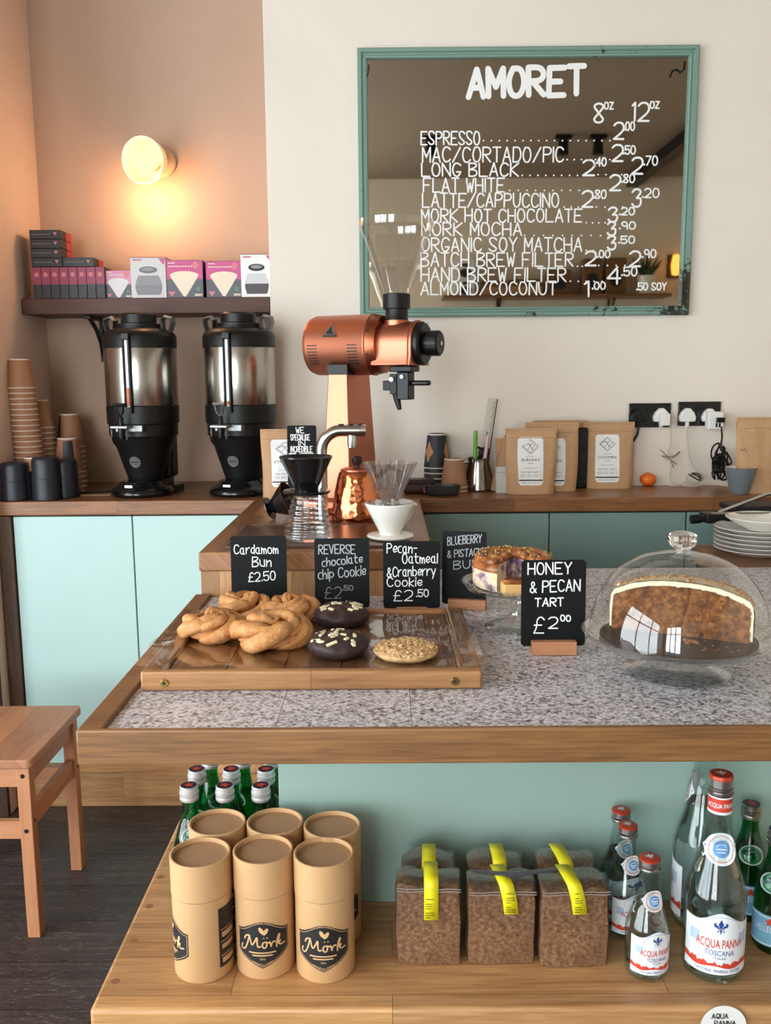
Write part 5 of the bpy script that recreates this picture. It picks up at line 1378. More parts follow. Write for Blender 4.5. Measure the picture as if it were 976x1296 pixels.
q = on_tray(343, 815); bun((q.x, q.y, TS), 1.2, .063, 'largest golden knotted bun in the front of the tray', 0, 2.2)
q = on_tray(305, 786); bun((q.x, q.y + .035, TS), 2.2, .052, 'golden knotted bun half hidden behind the left and large buns', 0, 3.7)
q = on_tray(366, 788); bun((q.x, q.y + .028, TS), 2.9, .050, 'golden knotted bun showing behind the largest bun', 0, 5.1)
def choc_mat():
    k = NT('dark_cocoa'); v = k.obj(); n = k.noise(v, 60, 6, .7)
    k.l(k.ramp(n, [(.3, lin((34, 20, 20))), (.7, lin((66, 42, 42)))]), k.b.inputs['Base Color']); k.b.inputs['Roughness'].default_value = .55; k.bump(n, .5, .003); return k.m
M_choc = choc_mat(); M_wchoc = plain('white_chocolate', (236, 220, 184), 0.4)
def lump(R, H, seed, amp, nz=30, rough=.6):
    m = MB()
    prof = [(0, .0006)] + [(R * min(1, .80 + .2 * math.sin(PI * .5 * f)), H * .0 + .0006 + H * .45 * f) for f in (0, .3, .6, 1)] + [(R * math.cos(PI / 2 * f) ** .75 if f < 1 else 0, H * .45 + H * .55 * math.sin(PI / 2 * f)) for f in (.12, .25, .4, .55, .7, .82, .92, 1)]
    m.lathe(prof, 56)
    for p in m.v:
        if p.z > .002:
            n = noise.noise(Vector((p.x * nz + seed, p.y * nz, p.z * nz))) * amp + noise.noise(Vector((p.x * nz * 3, p.y * nz * 3 + seed, p.z * nz * 3))) * amp * rough
            p.z += n; d = Vector((p.x, p.y, 0)); p += d * (n * 4)
    return m
def choc_cookie(loc, R, label, seed):
    g = thing('chocolate_cookie', label, 'cookie', loc, 0, 'dark chocolate cookies with white chunks')
    H = .034; lump(R, H, seed, .0042, 52).build('dough', M_choc, g, angle=80)
    rng = random.Random(seed); c = MB(); n = 0
    while n < 20:
        a = rng.uniform(0, 6.28); rr = R * .85 * math.sqrt(rng.random())
        z = H * .45 + H * .55 * math.sqrt(max(0, 1 - (rr / R) ** 2.6)) + .0006
        sl = -.9 * (rr / R) ** 3
        M = Matrix.Translation((rr * math.cos(a), rr * math.sin(a), z)) @ Matrix.Rotation(a, 4, 'Z') @ Matrix.Rotation(-sl, 4, 'Y') @ Matrix.Rotation(rng.uniform(0, 3.1), 4, 'Z')
        l = rng.uniform(.004, .0095); c.box(-l, l, -.0026, .0026, -.0022, .0014, M); n += 1
    c.build('white_chocolate_chunks', M_wchoc, g, bevel=.0008)
q = on_tray(427, 834); choc_cookie((q.x, q.y + .028, TS), .049, 'dark chocolate cookie with white chunks at the front of the tray', 3)
q = on_tray(432, 795); choc_cookie((q.x, q.y + .034, TS), .050, 'dark chocolate cookie with white chunks behind the other one', 8)
def oat_mat():
    k = NT('oat_dough'); v = k.obj(); n = k.noise(v, 120, 5, .7)
    k.l(k.ramp(n, [(.3, lin((176, 128, 78))), (.55, lin((214, 174, 124))), (.75, lin((238, 210, 166)))]), k.b.inputs['Base Color']); k.b.inputs['Roughness'].default_value = .65; k.bump(n, .5, .003); return k.m
M_oat = oat_mat()
q = on_tray(514, 838)
g = thing('oat_cookie', 'pale lumpy oatmeal cookie at the right end of the tray', 'cookie', (q.x, q.y + .032, TS))
lump(.052, .020, 2, .003, 60).build('dough', M_oat, g, angle=80)
fl = MB(); rng = random.Random(12)
for k in range(230):
    a = rng.uniform(0, 6.28); rr = .050 * math.sqrt(rng.random()); z = .009 + .011 * math.sqrt(max(0, 1 - (rr / .052) ** 2.4))
    M = Matrix.Translation((rr * math.cos(a), rr * math.sin(a), z + rng.uniform(-.001, .002))) @ Matrix.Rotation(rng.uniform(0, 6), 4, 'Z') @ Matrix.Rotation(rng.uniform(-.8, .8), 4, 'X')
    s_ = rng.uniform(.0022, .0046); fl.lathe([(0, -.0016), (s_, -.0006), (s_ * .8, .001), (0, .0018)], 7, M=M, sx=1.2, sy=.85)
o = fl.build('oat_flakes', M_oat, g); o['kind'] = 'stuff'

# ------------------------------------------------------------------ cake stand behind the Honey sign
M_standglass = thin_glass('stand_glass', (.94, .955, .95), 1.5, 3.2, .015)
def stand(loc, R, Hp, Rf, label):
    g = thing('cake_stand', label, 'cake stand', loc)
    MB().lathe([(0, .004), (Rf * .55, .008), (Rf * .94, .0035), (Rf, .0006), (Rf, .004), (Rf * .93, .0075), (Rf * .5, .016), (Rf * .24, .026), (.012, .036), (.0145, .046), (.011, .052), (.013, Hp - .012), (.03, Hp - .005)], 56).build('foot', M_standglass, g)
    MB().lathe([(0, Hp - .0045), (R * .8, Hp - .0045), (R * .93, Hp - .002), (R, Hp + .008), (R + .002, Hp + .0105), (R - .001, Hp + .0115), (R * .925, Hp + .0025), (R * .8, Hp), (0, Hp)], 64).build('plate', M_standglass, g)
    return g
q = at(660, 797, Z=ZT); S2 = Vector((q.x - .005, 1.635, ZT))
stand(S2, .103, .078, .062, 'glass cake stand behind the Honey sign, holding the blueberry bun and tart')
ZP2 = ZT + .0785
def bb_mat():
    k = NT('blueberry_crumb'); v = k.obj(); n = k.noise(v, 30, 4, .6); n2 = k.noise(v, 130, 4, .7)
    c = k.ramp(n, [(.36, lin((74, 52, 84))), (.45, lin((150, 118, 132))), (.54, lin((226, 206, 178))), (.7, lin((222, 190, 140)))])
    k.l(c, k.b.inputs['Base Color']); k.b.inputs['Roughness'].default_value = .6; k.bump(n2, .5, .003); return k.m
def bbtop_mat():
    k = NT('glazed_swirl'); v = k.obj(); n = k.noise(v, 45, 5, .6)
    k.l(k.ramp(n, [(.3, lin((96, 48, 26))), (.5, lin((164, 96, 48))), (.75, lin((206, 140, 82)))]), k.b.inputs['Base Color']); k.b.inputs['Roughness'].default_value = .3; k.bump(n, .4, .003); return k.m
M_bb, M_bbt = bb_mat(), bbtop_mat()
g = thing('blueberry_bun', 'cut blueberry and pistachio swirl bun on the rear glass stand', 'bun', (S2.x - .008, S2.y + .012, ZP2), math.radians(8))
RB, HB = .074, .052
a0, a1 = math.radians(-62), math.radians(232)         # the missing wedge faces the viewer's right
def ring_fn(a, z): return 1 + .03 * noise.noise(Vector((math.cos(a) * 2, math.sin(a) * 2, z * 30)))
m = MB().lathe([(0, .0006), (RB * .95, .0006), (RB, .008), (RB, HB * .7), (RB * .94, HB * .9)], 48, a0=a0, a1=a1, fn=ring_fn)
for a in (a0, a1):
    m.add([(0, 0, .0006), (RB * .95 * math.cos(a), RB * .95 * math.sin(a), .0006), (RB * math.cos(a), RB * math.sin(a), HB * .7), (RB * .9 * math.cos(a), RB * .9 * math.sin(a), HB * .96), (0, 0, HB)], [(0, 1, 2, 3, 4)])
m.build('crumb', M_bb, g, recalc=True, angle=50)
tp = MB().lathe([(RB * .985, HB * .62), (RB * 1.02, HB * .75), (RB * .98, HB * .92), (RB * .8, HB), (0, HB * 1.04)], 48, a0=a0, a1=a1, fn=ring_fn)
tp.build('crust', M_bbt, g, angle=60)
sw = MB()
for i_, (fa, fb, rr, rad) in enumerate(((a0 + .1, a1 - .1, .84, .009), (a0 + .12, a1 - .12, .55, .0085), (a0 + .2, a1 - .2, .27, .008))):
    sw.tube([(RB * rr * math.cos(fa + (fb - fa) * k / 30), RB * rr * math.sin(fa + (fb - fa) * k / 30), HB * (.99 + .05 * (1 - rr))) for k in range(31)], rad, 10)
for p in sw.v: p.z += noise.noise(p * 60) * .003
sw.build('swirl', M_bbt, g, angle=180)
pn = MB(); rng = random.Random(21)
for k in range(60):
    a = rng.uniform(a0 + .05, a1 - .05); rr = RB * math.sqrt(rng.random()) * .98; z = HB * (1.06 if rr < RB * .9 else .98) + .0075
    M = Matrix.Translation((rr * math.cos(a), rr * math.sin(a), z)) @ Matrix.Rotation(rng.uniform(0, 6), 4, 'Z') @ Matrix.Rotation(rng.uniform(-.6, .6), 4, 'X'); s_ = rng.uniform(.0007, .0018); pn.box(-s_, s_, -s_ * .7, s_ * .7, -.002, s_ * .8, M)
pn.build('pistachio_crumbs', plain('pistachio', (186, 164, 84), 0.7, var=.3, vscale=150), g)
q = at(648, 757, Z=ZP2)
g = thing('tart_slice', 'square pecan tart slice on the rear glass stand, partly behind the Honey sign', 'tart', (S2.x - .012, S2.y - .066, ZP2), .06)
MB().box(-.026, .026, -.018, .018, .0006, .022).build('pastry_base', plain('shortcrust', (224, 176, 110), 0.6, var=.06, vscale=60, bump=.3), g, bevel=.002)
m = lump(.024, .008, 4, .002, 90)
for p in m.v: p.x *= 1.06; p.y *= .72; p.z += .0215
m.build('pecan_topping', M_bbt, g)
m = MB()
for k in range(5): m.lathe([(0, -.002), (.005, 0), (0, .003)], 10, c=(-.018 + .009 * k, -.004 + .006 * (k % 2), .030), sx=1, sy=.6)
m.build('pecans', plain('pecan_nut', (96, 50, 28), 0.4), g)

# ------------------------------------------------------------------ domed cake stand in front
S1 = Vector((.452, 1.372, ZT))
HP = .055
c1 = at(855, 806, Y=1.372)
HP = c1.z - ZT - .002
stand(S1, .146, HP, .082, 'large glass cake stand at the front right under the glass dome')
ZP = ZT + HP + .0006
g = thing('cake_board', 'round dark cake board on the front glass stand', 'board', (S1.x, S1.y, ZP))
MB().lathe([(0, 0.0002), (.118, .0002), (.119, .001), (.118, .002), (0, .002)], 56).build('disc', plain('dark_board', (58, 44, 40), 0.5), g)
lip_ = MB(); lip_.tube([(.1188 * math.cos(2 * PI * k / 56), .1188 * math.sin(2 * PI * k / 56), .0021) for k in range(56)], .0006, 5, closed=True); lip_.build('edge', plain('board_edge', (92, 72, 60), 0.5), g)
ZK = ZP + .0022
def cake_mat():
    k = NT('carrot_crumb'); v = k.obj(); n = k.noise(v, 90, 6, .7); n2 = k.noise(v, 300, 5, .75); n3 = k.noise(v, 45, 2)
    c = k.ramp(n, [(.3, lin((70, 36, 16))), (.5, lin((140, 82, 38))), (.7, lin((196, 132, 70)))])
    c = k.mix(k.ramp(n3, [(.68, (0, 0, 0)), (.72, (.9, .9, .9))]), c, lin((60, 32, 18)))
    k.l(c, k.b.inputs['Base Color']); k.b.inputs['Roughness'].default_value = .75; k.bump(n2, .9, .004); return k.m
g = thing('carrot_cake', 'half carrot cake with cream frosting and nut crumbs under the glass dome', 'cake', (S1.x + .004, S1.y + .006, ZK), math.radians(-27))
RC, HC = .108, .080
def cwob(a, z): return 1 + .016 * noise.noise(Vector((math.cos(a) * 3, math.sin(a) * 3, z * 40)))
def topz(x):                                      # the cake is domed: lower towards its rim
    f = min(1.0, abs(x) / RC); return HC * (1 - .30 * f ** 2.6)
m = MB().lathe([(0, .0004), (RC - .004, .0004), (RC - .002, HC * .35), (RC - .004, topz(RC) * .92)] + [(RC * f, topz(RC * f)) for f in (.93, .8, .65, .45, .2)] + [(0, HC)], 40, a0=0, a1=PI, fn=cwob)
nx, nz = 96, 36
def cut(u, v):
    x = (u * 2 - 1) * (RC - .003); z = .0004 + v * (topz(x) - .001)
    p1 = noise.noise(Vector((x * 90, z * 90, 1))); p2 = noise.noise(Vector((x * 240, z * 240, 4))); p3 = noise.noise(Vector((x * 480, z * 480, 9)))
    y = -.0035 + .0030 * p1 + .0024 * p2 + .0012 * p3 + (.004 * math.exp(-((x - .002 - z * .2) / .0025) ** 2) if z > .01 else 0)
    return Vector((x, y, z))
m.grid(nx, nz, cut)
m.build('sponge', cake_mat(), g, angle=180)
def tz(x, s=0): return topz(x) + .0060 + .0012 * noise.noise(Vector((x * 60, s, 2)))
fr = MB().lathe([(RC - .0035, .004), (RC + .0005, .004), (RC + .003, HC * .35), (RC + .002, topz(RC) * .9), (RC - .003, topz(RC) + .003)] + [(RC * f, topz(RC * f) + .0075) for f in (.9, .75, .6, .4, .2)] + [(0, HC + .008)], 44, a0=-.01, a1=PI + .01, fn=cwob)
xs = [(-1 + 2 * k / 48) * (RC - .001) for k in range(49)]
wv = lambda x, s: .0016 * noise.noise(Vector((x * 130, s, 7)))
outer = [(-RC - .0005 + wv(k * .01, 1), .004 + k * .01) for k in range(int(topz(RC) * 90))] + [(x, tz(x) - (.005 if abs(x) > RC * .965 else 0)) for x in xs] + [(RC + .0005 + wv(k * .01, 3), .004 + k * .01) for k in reversed(range(int(topz(RC) * 90)))]
inner = [(RC - .0035 + wv(k * .01, 5), .004 + k * .01) for k in range(int(topz(RC) * 82))] + [(x * .965, topz(x) - .0012 + wv(x, 6) * 1.3) for x in reversed(xs)] + [(-RC + .0030 + wv(k * .01, 8), .004 + k * .01) for k in reversed(range(int(topz(RC) * 82)))]
fr.prism(outer + inner, -.0042, .004, lambda u, v, d: Vector((u, d + .0012 * noise.noise(Vector((u * 90, v * 90, 3))), v)))
fr.build('frosting', plain('cream_frosting', (236, 222, 192), 0.5, bump=.3, bscale=60), g, recalc=True, angle=50)
nt = MB(); rng = random.Random(33)
for k in range(420):
    if k < 330:
        a = rng.uniform(.02, PI - .02); rr = RC * (.78 + .22 * rng.random())
        z = topz(rr) + .0080 - (.006 if rr > RC * .96 else 0)
    else:
        a = rng.uniform(.05, PI - .05); rr = RC * math.sqrt(rng.random()) * .8; z = topz(rr) + .0085
    s_ = rng.uniform(.001, .0026)
    M = Matrix.Translation((rr * math.cos(a), rr * math.sin(a), z)) @ Matrix.Rotation(rng.uniform(0, 6), 4, 'Z') @ Matrix.Rotation(rng.uniform(-.7, .7), 4, 'X')
    nt.box(-s_, s_, -s_ * .7, s_ * .7, -s_ * .6, s_ * .8, M)
o = nt.build('nut_crumbs', plain('chopped_nuts', (190, 146, 92), 0.65, var=.25, vscale=200), g); o['kind'] = 'stuff'
cr = MB(); rng = random.Random(35)
for k in range(48):
    big = k < 16
    x = rng.gauss(.006, .016) if big else rng.uniform(-.07, .085); y = rng.gauss(-.034, .006) if big else rng.uniform(-.085, -.02)
    if x * x + y * y > .0125: continue
    s_ = rng.uniform(.0015, .0042) if big else rng.uniform(.0006, .0018)
    cr.lathe([(0, .0001), (s_ * 1.1, s_ * .3), (s_ * .8, s_ * 1.1), (0, s_ * 1.4)], 7, c=(S1.x + x, S1.y + y, ZK))
o = cr.build('cake_crumbs', plain('crumb_brown', (150, 94, 48), 0.75), None); tag(o, 'brown cake crumbs scattered on the dark cake board', 'crumbs', kind='stuff')
dm = thing('glass_dome', 'clear glass dome with a ball knob covering the carrot cake', 'dome', (S1.x + .002, S1.y, ZT + HP + .0010))
top = at(858, 699, Y=1.372).z - (ZT + HP + .001)
RDm = .138
prof = [(RDm + .003, .0004), (RDm + .003, .004), (RDm, .007)]
for k in range(1, 15):
    a = PI / 2 * k / 14; prof.append((RDm * (math.cos(a) ** .82 if k < 14 else 0) , .007 + (top - .007) * math.sin(a) ** 1.05))
MB().lathe(prof, 72).build('bell', thin_glass('dome_glass', (.95, .96, .955), 1.5, 2.0, .008), dm)
kz = top
MB().lathe([(.012, kz + .0004), (.011, kz + .006), (.019, kz + .011), (.0235, kz + .020), (.021, kz + .028), (.012, kz + .032), (0, kz + .0325)], 36).build('knob', solid_glass('knob_glass', (.97, .97, .96)), dm)

# ------------------------------------------------------------------ plates and the machine edge at the right
px_ = at(962, 712, Y=2.25).x
ZS = .884
def plate(z, R, label):
    g = thing('plate', label, 'plate', (px_ + .012, 2.30, z), 0, 'white plates stacked at the right')
    MB().lathe([(0, .0008), (R * .6, .0008), (R * .64, .003), (R * .9, .0125), (R, .017), (R, .0185), (R * .9, .0155), (R * .66, .007), (0, .006)], 56).build('dish', M_white, g)
    MB().lathe([(R - .0004, .0168), (R + .0006, .0178), (R - .0004, .0188)], 56).build('rim', M_offwhite, g)
for k in range(6):
    plate(ZS + .0002 + .0108 * k, .108, 'white plate, %s from the bottom of the stack at the right edge' % ('first', 'second', 'third', 'fourth', 'fifth', 'sixth')[k])
g = thing('white_bowl', 'white shallow bowl on top of the stacked plates', 'bowl', (px_ + .030, 2.30, ZS + .0002 + .0108 * 5 + .0085))
MB().lathe([(0, .0008), (.045, .0008), (.048, .004), (.080, .018), (.098, .032), (.0975, .034), (.078, .021), (.045, .008), (0, .007)], 48).build('basin', M_white, g)
MB().lathe([(.0975, .0325), (.0992, .0335), (.0975, .0348)], 48).build('rim', M_offwhite, g)
e = at(880, 655, Y=2.42)
g = thing('espresso_machine', 'edge of a black espresso machine with a silver rail at the right, above the plates', 'machine', (e.x, 2.42, .884))
ze = e.z - .884
MB().box(.02, .62, -.03, .03, ze - .012, ze + .013).build('drip_ledge', M_black, g, bevel=.003)
MB().box(.10, .62, -.01, .10, ze + .0132, ze + .03).build('grille', M_blackmetal, g, bevel=.003)
MB().box(.30, .62, -.02, .215, .0006, ze - .0122).build('body', M_blackmetal, g, bevel=.004)
MB().tube([(-.018, -.02, ze - .002), (.002, -.02, ze), (.0195, -.02, ze)], [.0125, .013, .009], 14).build('ledge_knob', M_black, g)
MB().tube([(.03, -.035, ze + .0165), (.62, -.035, ze + .0165)], .0035, 8).build('front_rail', M_steel, g)
MB().tube([(.05, -.028, ze + .017), (.21, .05, ze + .055), (.45, .10, ze + .085)], .005, 8).build('silver_arm', M_steel, g)
# ------------------------------------------------------------------ cardboard tins
M_tin = plain('tin_kraft', (200, 158, 112), 0.62, var=.03, vscale=40, bump=.05, bscale=200)
M_tinlid = plain('tin_lid', (176, 136, 100), 0.6, var=.03, vscale=40)
M_tan = plain('tan_lettering', (214, 172, 124), 0.6)
TR, TH = .0432, .181
def tin(loc, rz, label, back=False):
    g = thing('cardboard_tin', label, 'tin', loc, rz, 'kraft cardboard tins on the lower shelf')
    MB().lathe([(0, .0006), (TR - .001, .0006), (TR, .002), (TR, TH - .056)], 64).build('tube', M_tin, g)
    MB().lathe([(TR + .0001, TH - .0555), (TR + .0008, TH - .055), (TR + .0008, TH - .001), (TR - .0004, TH), (TR - .0022, TH), (TR - .003, TH - .0015), (TR - .003, TH - .0065)], 64).build('lid', M_tin, g)
    MB().lathe([(TR - .0031, TH - .0066), (0, TH - .0066)], 64).build('lid_disc', M_tinlid, g)
    zl = .019; hl = .076; fw = .041
    Fn = on_cyl(TR, 0.0)
    lb = MB(); rows = []
    def topv(u): return zl + hl * (.86 + .10 * math.cos(u * PI) if True else 0)
    def botv(u): return zl + hl * (.32 - .32 * (1 - abs(u)) ** .8)
    n, mm_ = 26, 8
    vs = [Fn(fw * (2 * i / n - 1), botv(2 * i / n - 1) + (topv(2 * i / n - 1) - botv(2 * i / n - 1)) * j / mm_, .0003) for j in range(mm_ + 1) for i in range(n + 1)]
    lb.add(vs, [(j * (n + 1) + i, j * (n + 1) + i + 1, (j + 1) * (n + 1) + i + 1, (j + 1) * (n + 1) + i) for j in range(mm_) for i in range(n)])
    lo = lb.build('label', M_ink, g)
    pr = MB()
    ed = [(fw * .955 * u, topv(u) - .0022) for u in [k / 12 - 1 for k in range(25)]]; ribbon(pr, ed, .0006, Fn, .0006)
    ed = [(fw * .955 * u, botv(u) + .0024) for u in [k / 12 - 1 for k in range(25)]]; ribbon(pr, ed, .0006, Fn, .0006)
    for sgn in (-1, 1): ribbon(pr, [(sgn * fw * .955, botv(1) + .0024), (sgn * fw * .955, topv(1) - .0022)], .0006, Fn, .0006)
    # the brush-script name
    z0 = zl + hl * .42; S = .0064
    def bz(p): return _smooth([(a * S, b * S + z0) for a, b in p])
    for p in ([(-5.0, .4), (-5.4, -.6), (-4.4, -.9), (-3.6, .6), (-3.1, 2.4), (-2.9, 3.0), (-3.9, 2.8), (-4.3, 1.9)], [(-3.0, 3.0), (-2.7, 1.6), (-2.4, .5), (-1.7, 1.6), (-1.1, 3.0), (-1.2, 1.3), (-1.0, .2), (-.4, .5)],
              [(.9, 1.5), (.2, 1.5), (-.1, .6), (.4, -.1), (1.0, .5), (.9, 1.5), (1.5, 1.2)], [(1.6, 1.5), (1.9, .9), (1.9, 0), (2.0, .9), (2.5, 1.5), (2.9, 1.3)],
              [(3.2, .0), (3.3, 1.6), (3.8, 3.0), (4.1, 2.6), (3.3, .8)], [(3.4, .8), (4.2, 1.5), (4.0, .8), (3.6, .8), (4.2, .1), (5.2, .4)]):
        ribbon(pr, bz(p), .0021, Fn, .0007)
    for a in (.35, 1.1): pr.add([Fn(a * S + .0011 * math.cos(k), z0 + 2.5 * S + .0011 * math.sin(k), .0007) for k in (0, 1.05, 2.1, 3.14, 4.2, 5.24)], [tuple(range(6))])
    for cx, cz, a in ((-.2, 4.3, .6), (.75, 4.0, -.5)):       # two little leaves
        lf = [(.95 * math.cos(t) * (1), .45 * math.sin(t)) for t in [2 * PI * k / 12 for k in range(12)]]
        pr.add([Fn((cx + x * math.cos(a + 1.5) - y * math.sin(a + 1.5)) * S, z0 + (cz + x * math.sin(a + 1.5) + y * math.cos(a + 1.5)) * S, .0007) for x, y in lf], [tuple(range(12))])
    typed(pr, 'SPECIALTY HOT CHOCOLATE', 0, zl + hl * .845, fw * 1.45, .0030, lambda u, v, d: Fn(u, v + .0058 * math.cos(u / fw * PI) * .8 + .0012, d), .0006)
    for vv, wf in ((.325, .95), (.27, .7)):
        for k in range(12): ribbon(pr, [(fw * wf * (k / 12 - .5), zl + hl * vv), (fw * wf * ((k + .7) / 12 - .5), zl + hl * vv)], .0020, Fn, .0006)
    typed(pr, '70%', 0, zl + hl * .175, fw * .2, .003, Fn, .0006)
    typed(pr, 'ORIGINAL DARK', 0, zl + hl * .055, fw * .78, .0026, lambda u, v, d: Fn(u, v + abs(u) * .32, d), .0006)
    pr.build('lettering', M_tan, lo, smooth=False)
    # dark information strip round the back
    bs = MB(); fb = on_cyl(TR, 0.0, 2.42)
    patch(bs, [(.018 + .092 * k / 6, -.018, .018) for k in range(7)], fb, .0003); so = bs.build('side_panel', M_ink, g)
    bl = MB()
    for v in (.036, .058, .076): ribbon(bl, [(-.015 + .03 * k / 6, v) for k in range(7)], .0012, fb, .0006)
    for v, h in ((.024, .008), (.046, .007), (.064, .008)): patch(bl, [(v, -.013, .013), (v + h, -.013, .013)], fb, .0006)
    bl.build('side_print', M_tin, so, smooth=False)
    return g
ts = [('front left kraft tin, its black label turned away to the left', 262, 1246, math.radians(-72)), ('front middle kraft tin with its black label facing forward', 338, 1241, math.radians(2)),
      ('front right kraft tin with its black label facing forward', 413, 1246, math.radians(0))]
t0 = None
for k, (lab, x, y, rz) in enumerate(ts):
    p = at(x, y, Z=ZB); loc = (p.x * (p.y + TR) / p.y + (-.002 if k == 0 else 0), p.y + TR, ZB)
    if t0 is None: t0 = tin(loc, rz, lab)
    else: dup(t0, loc, rz, lab)
for lab, x, y, rz in (('back left kraft tin, in front of the green bottles', 275, 1040, .5), ('back middle kraft tin, behind the forward-facing label', 348, 1039, -.4), ('back right kraft tin against the green panel', 420.5, 1043, .2)):
    p = at(x, y, Z=ZB + TH); dup(t0, (p.x, p.y + .001, ZB), rz, lab)

# ------------------------------------------------------------------ bottles
def lettermat(c): return plain('print_%d_%d_%d' % c, c, 0.5)
M_lred, M_lblue, M_lpale, M_lblu2 = lettermat((206, 64, 44)), lettermat((40, 66, 140)), lettermat((176, 196, 224)), lettermat((96, 146, 200))
M_capred = plain('red_cap', (190, 66, 44), 0.35, .3); M_capsil = plain('silver_cap', (190, 188, 186), 0.28, 1.0)
M_bglass = thin_glass('pale_bottle_glass', (.84, .91, .90), 1.5, 1.5, .01)
M_water = solid_glass('water', (.90, .96, .95), 1.33)
M_green = thin_glass('green_bottle_glass', (.08, .50, .22), 1.5, 1.3, .01)
M_greenin = solid_glass('green_water', (.30, .80, .45), 1.33)
M_labw = plain('bottle_label', (232, 234, 238), 0.45)
M_labb = plain('blue_label', (120, 170, 200), 0.45)
def fleur(pr, fn, cx, cz, s, d):
    for q in ([(0, 1.0), (.28, .45), (.16, -.05), (-.16, -.05), (-.28, .45)], [(-.2, -.1), (-.75, .05), (-.8, .45), (-.5, .6), (-.55, .3), (-.3, .25)], [(.2, -.1), (.75, .05), (.8, .45), (.5, .6), (.55, .3), (.3, .25)],
              [(-.4, -.2), (.4, -.2), (.4, -.08), (-.4, -.08)], [(0, -.9), (.16, -.25), (-.16, -.25)], [(-.2, -.25), (-.5, -.6), (-.25, -.55)], [(.2, -.25), (.5, -.6), (.25, -.55)]):
        pr.add([fn(cx + a * s, cz + b * s, d) for a, b in q], [tuple(range(len(q)))])
def still_bottle(loc, rz, R, H, label, group, big=False):
    g = thing('water_bottle', label, 'bottle', loc, rz, group)
    rn = .0155 if big else .0135
    def Rz(z):
        f = z / H
        if f < .40: return R
        if f > .86: return rn
        k = (f - .40) / .46; return R + (rn - R) * (k ** 1.25 * (2.2 - 1.2 * k) if k < 1 else 1)
    prof = [(0, .004), (R * .55, .003), (R * .8, .0006), (R * .95, .004), (R, .014)] + [(Rz(H * k / 40), H * k / 40) for k in range(3, 37)] + [(rn, H * .925)]
    MB().lathe(prof, 48).build('glass', M_bglass, g)
    zwv = H * (.62 if big else .64)
    wp = [(0, .0055), (R * .78, .0055), (R - .0035, .012)] + [(Rz(H * k / 40) - .0030, H * k / 40) for k in range(3, int(zwv / H * 40) + 1)]
    wp += [(0, wp[-1][1] + .0001)]
    MB().lathe(wp, 40).build('water', M_water, g)
    MB().lathe([(rn + .0015, H * .90), (rn + .0025, H * .905), (rn + .0025, H * .915), (rn + .001, H * .918), (rn + .002, H * .925), (rn + .0022, H * .94), (rn + .0012, H * .943), (rn + .0012, H * .985)], 36).build('cap_collar', M_capsil, g)
    MB().lathe([(rn + .0014, H * .98), (rn + .0014, H * .994), (rn, H), (0, H)], 36, fn=lambda a, z: 1 + .012 * math.cos(24 * a)).build('cap', M_capred, g)
    ct = MB(); fleur(ct, lambda u, v, d: Vector((u, v, H + .0004)), 0, 0, rn * .55, 0); ct.build('cap_emblem', M_labw, g, smooth=False)
    # body label: wavy top edge
    z0, z1 = (H * .065, H * .375) if big else (H * .085, H * .455)
    Fb = on_cyl(R, z0)
    aw = R * 1.25; n, mm_ = 36, 8
    top = lambda u: (z1 - z0) * (.80 + .20 * math.exp(-((u) / .42) ** 2) + .05 * max(0, -u) ** 2)
    bot = lambda u: (z1 - z0) * (.06 * (1 - u * u) * 0 + .0)
    lb = MB(); vs = [Fb(aw * (2 * i / n - 1), bot(2 * i / n - 1) + (top(2 * i / n - 1) - bot(2 * i / n - 1)) * j / mm_, .0004) for j in range(mm_ + 1) for i in range(n + 1)]
    lb.add(vs, [(j * (n + 1) + i, j * (n + 1) + i + 1, (j + 1) * (n + 1) + i + 1, (j + 1) * (n + 1) + i) for j in range(mm_) for i in range(n)])
    lo = lb.build('label', M_labw, g)
    h = z1 - z0
    red = MB(); typed(red, 'ACQUA PANNA', 0, h * .44, R * 1.55, h * .17, lambda u, v, d: Fb(u, v + .0 * u, d), .0008, .012)
    vs = []
    for i in range(n + 1):
        u = aw * (2 * i / n - 1); t_ = h * (.175 + .02 * math.sin(i * 1.3) + .018 * math.sin(i * 2.9) + .05 * (abs(2 * i / n - 1)))
        vs += [Fb(u, h * .12 + h * .02 * math.cos(i * .4), .0008), Fb(u, t_, .0008)]
    red.add(vs, [(2 * i, 2 * i + 2, 2 * i + 3, 2 * i + 1) for i in range(n)])
    red.build('red_print', M_lred, lo, smooth=False)
    bl = MB(); fleur(bl, Fb, 0, h * .775, h * .13, .0008); typed(bl, 'TOSCANA', 0, h * .315, R * .95, h * .085, Fb, .0008); typed(bl, 'NATURAL MINERAL WATER', 0, h * .035, R * 1.5, h * .05, Fb, .0008); typed(bl, 'ITALIA', 0, h * .255, R * .4, h * .035, Fb, .0008)
    bl.build('blue_print', M_lblue, lo, smooth=False)
    pa = MB(); ribbon(pa, [(h * .30 * math.cos(a), h * .72 + h * .22 * math.sin(a)) for a in [PI * k / 14 for k in range(15)]], .0012, Fb, .0006)
    for sg in (-1, 1): patch(pa, [(h * .48, sg * aw * .66 - R * .18, sg * aw * .66 + R * .18), (h * .66, sg * aw * .66 - R * .18, sg * aw * .66 + R * .18)], Fb, .0006)
    pa.build('pale_print', M_lpale, lo, smooth=False)
    # medallion on the shoulder
    zm = H * (.660 if big else .675); rm = R * (.52 if big else .47)
    Fm = on_cyl(lambda z: Rz(z) + .0008, zm)
    md = MB(); md.add([Fm(u, v, .0003) for u, v in disc_poly(rm * 1.12, 36, 0, 0, rm)], [tuple(range(36))])
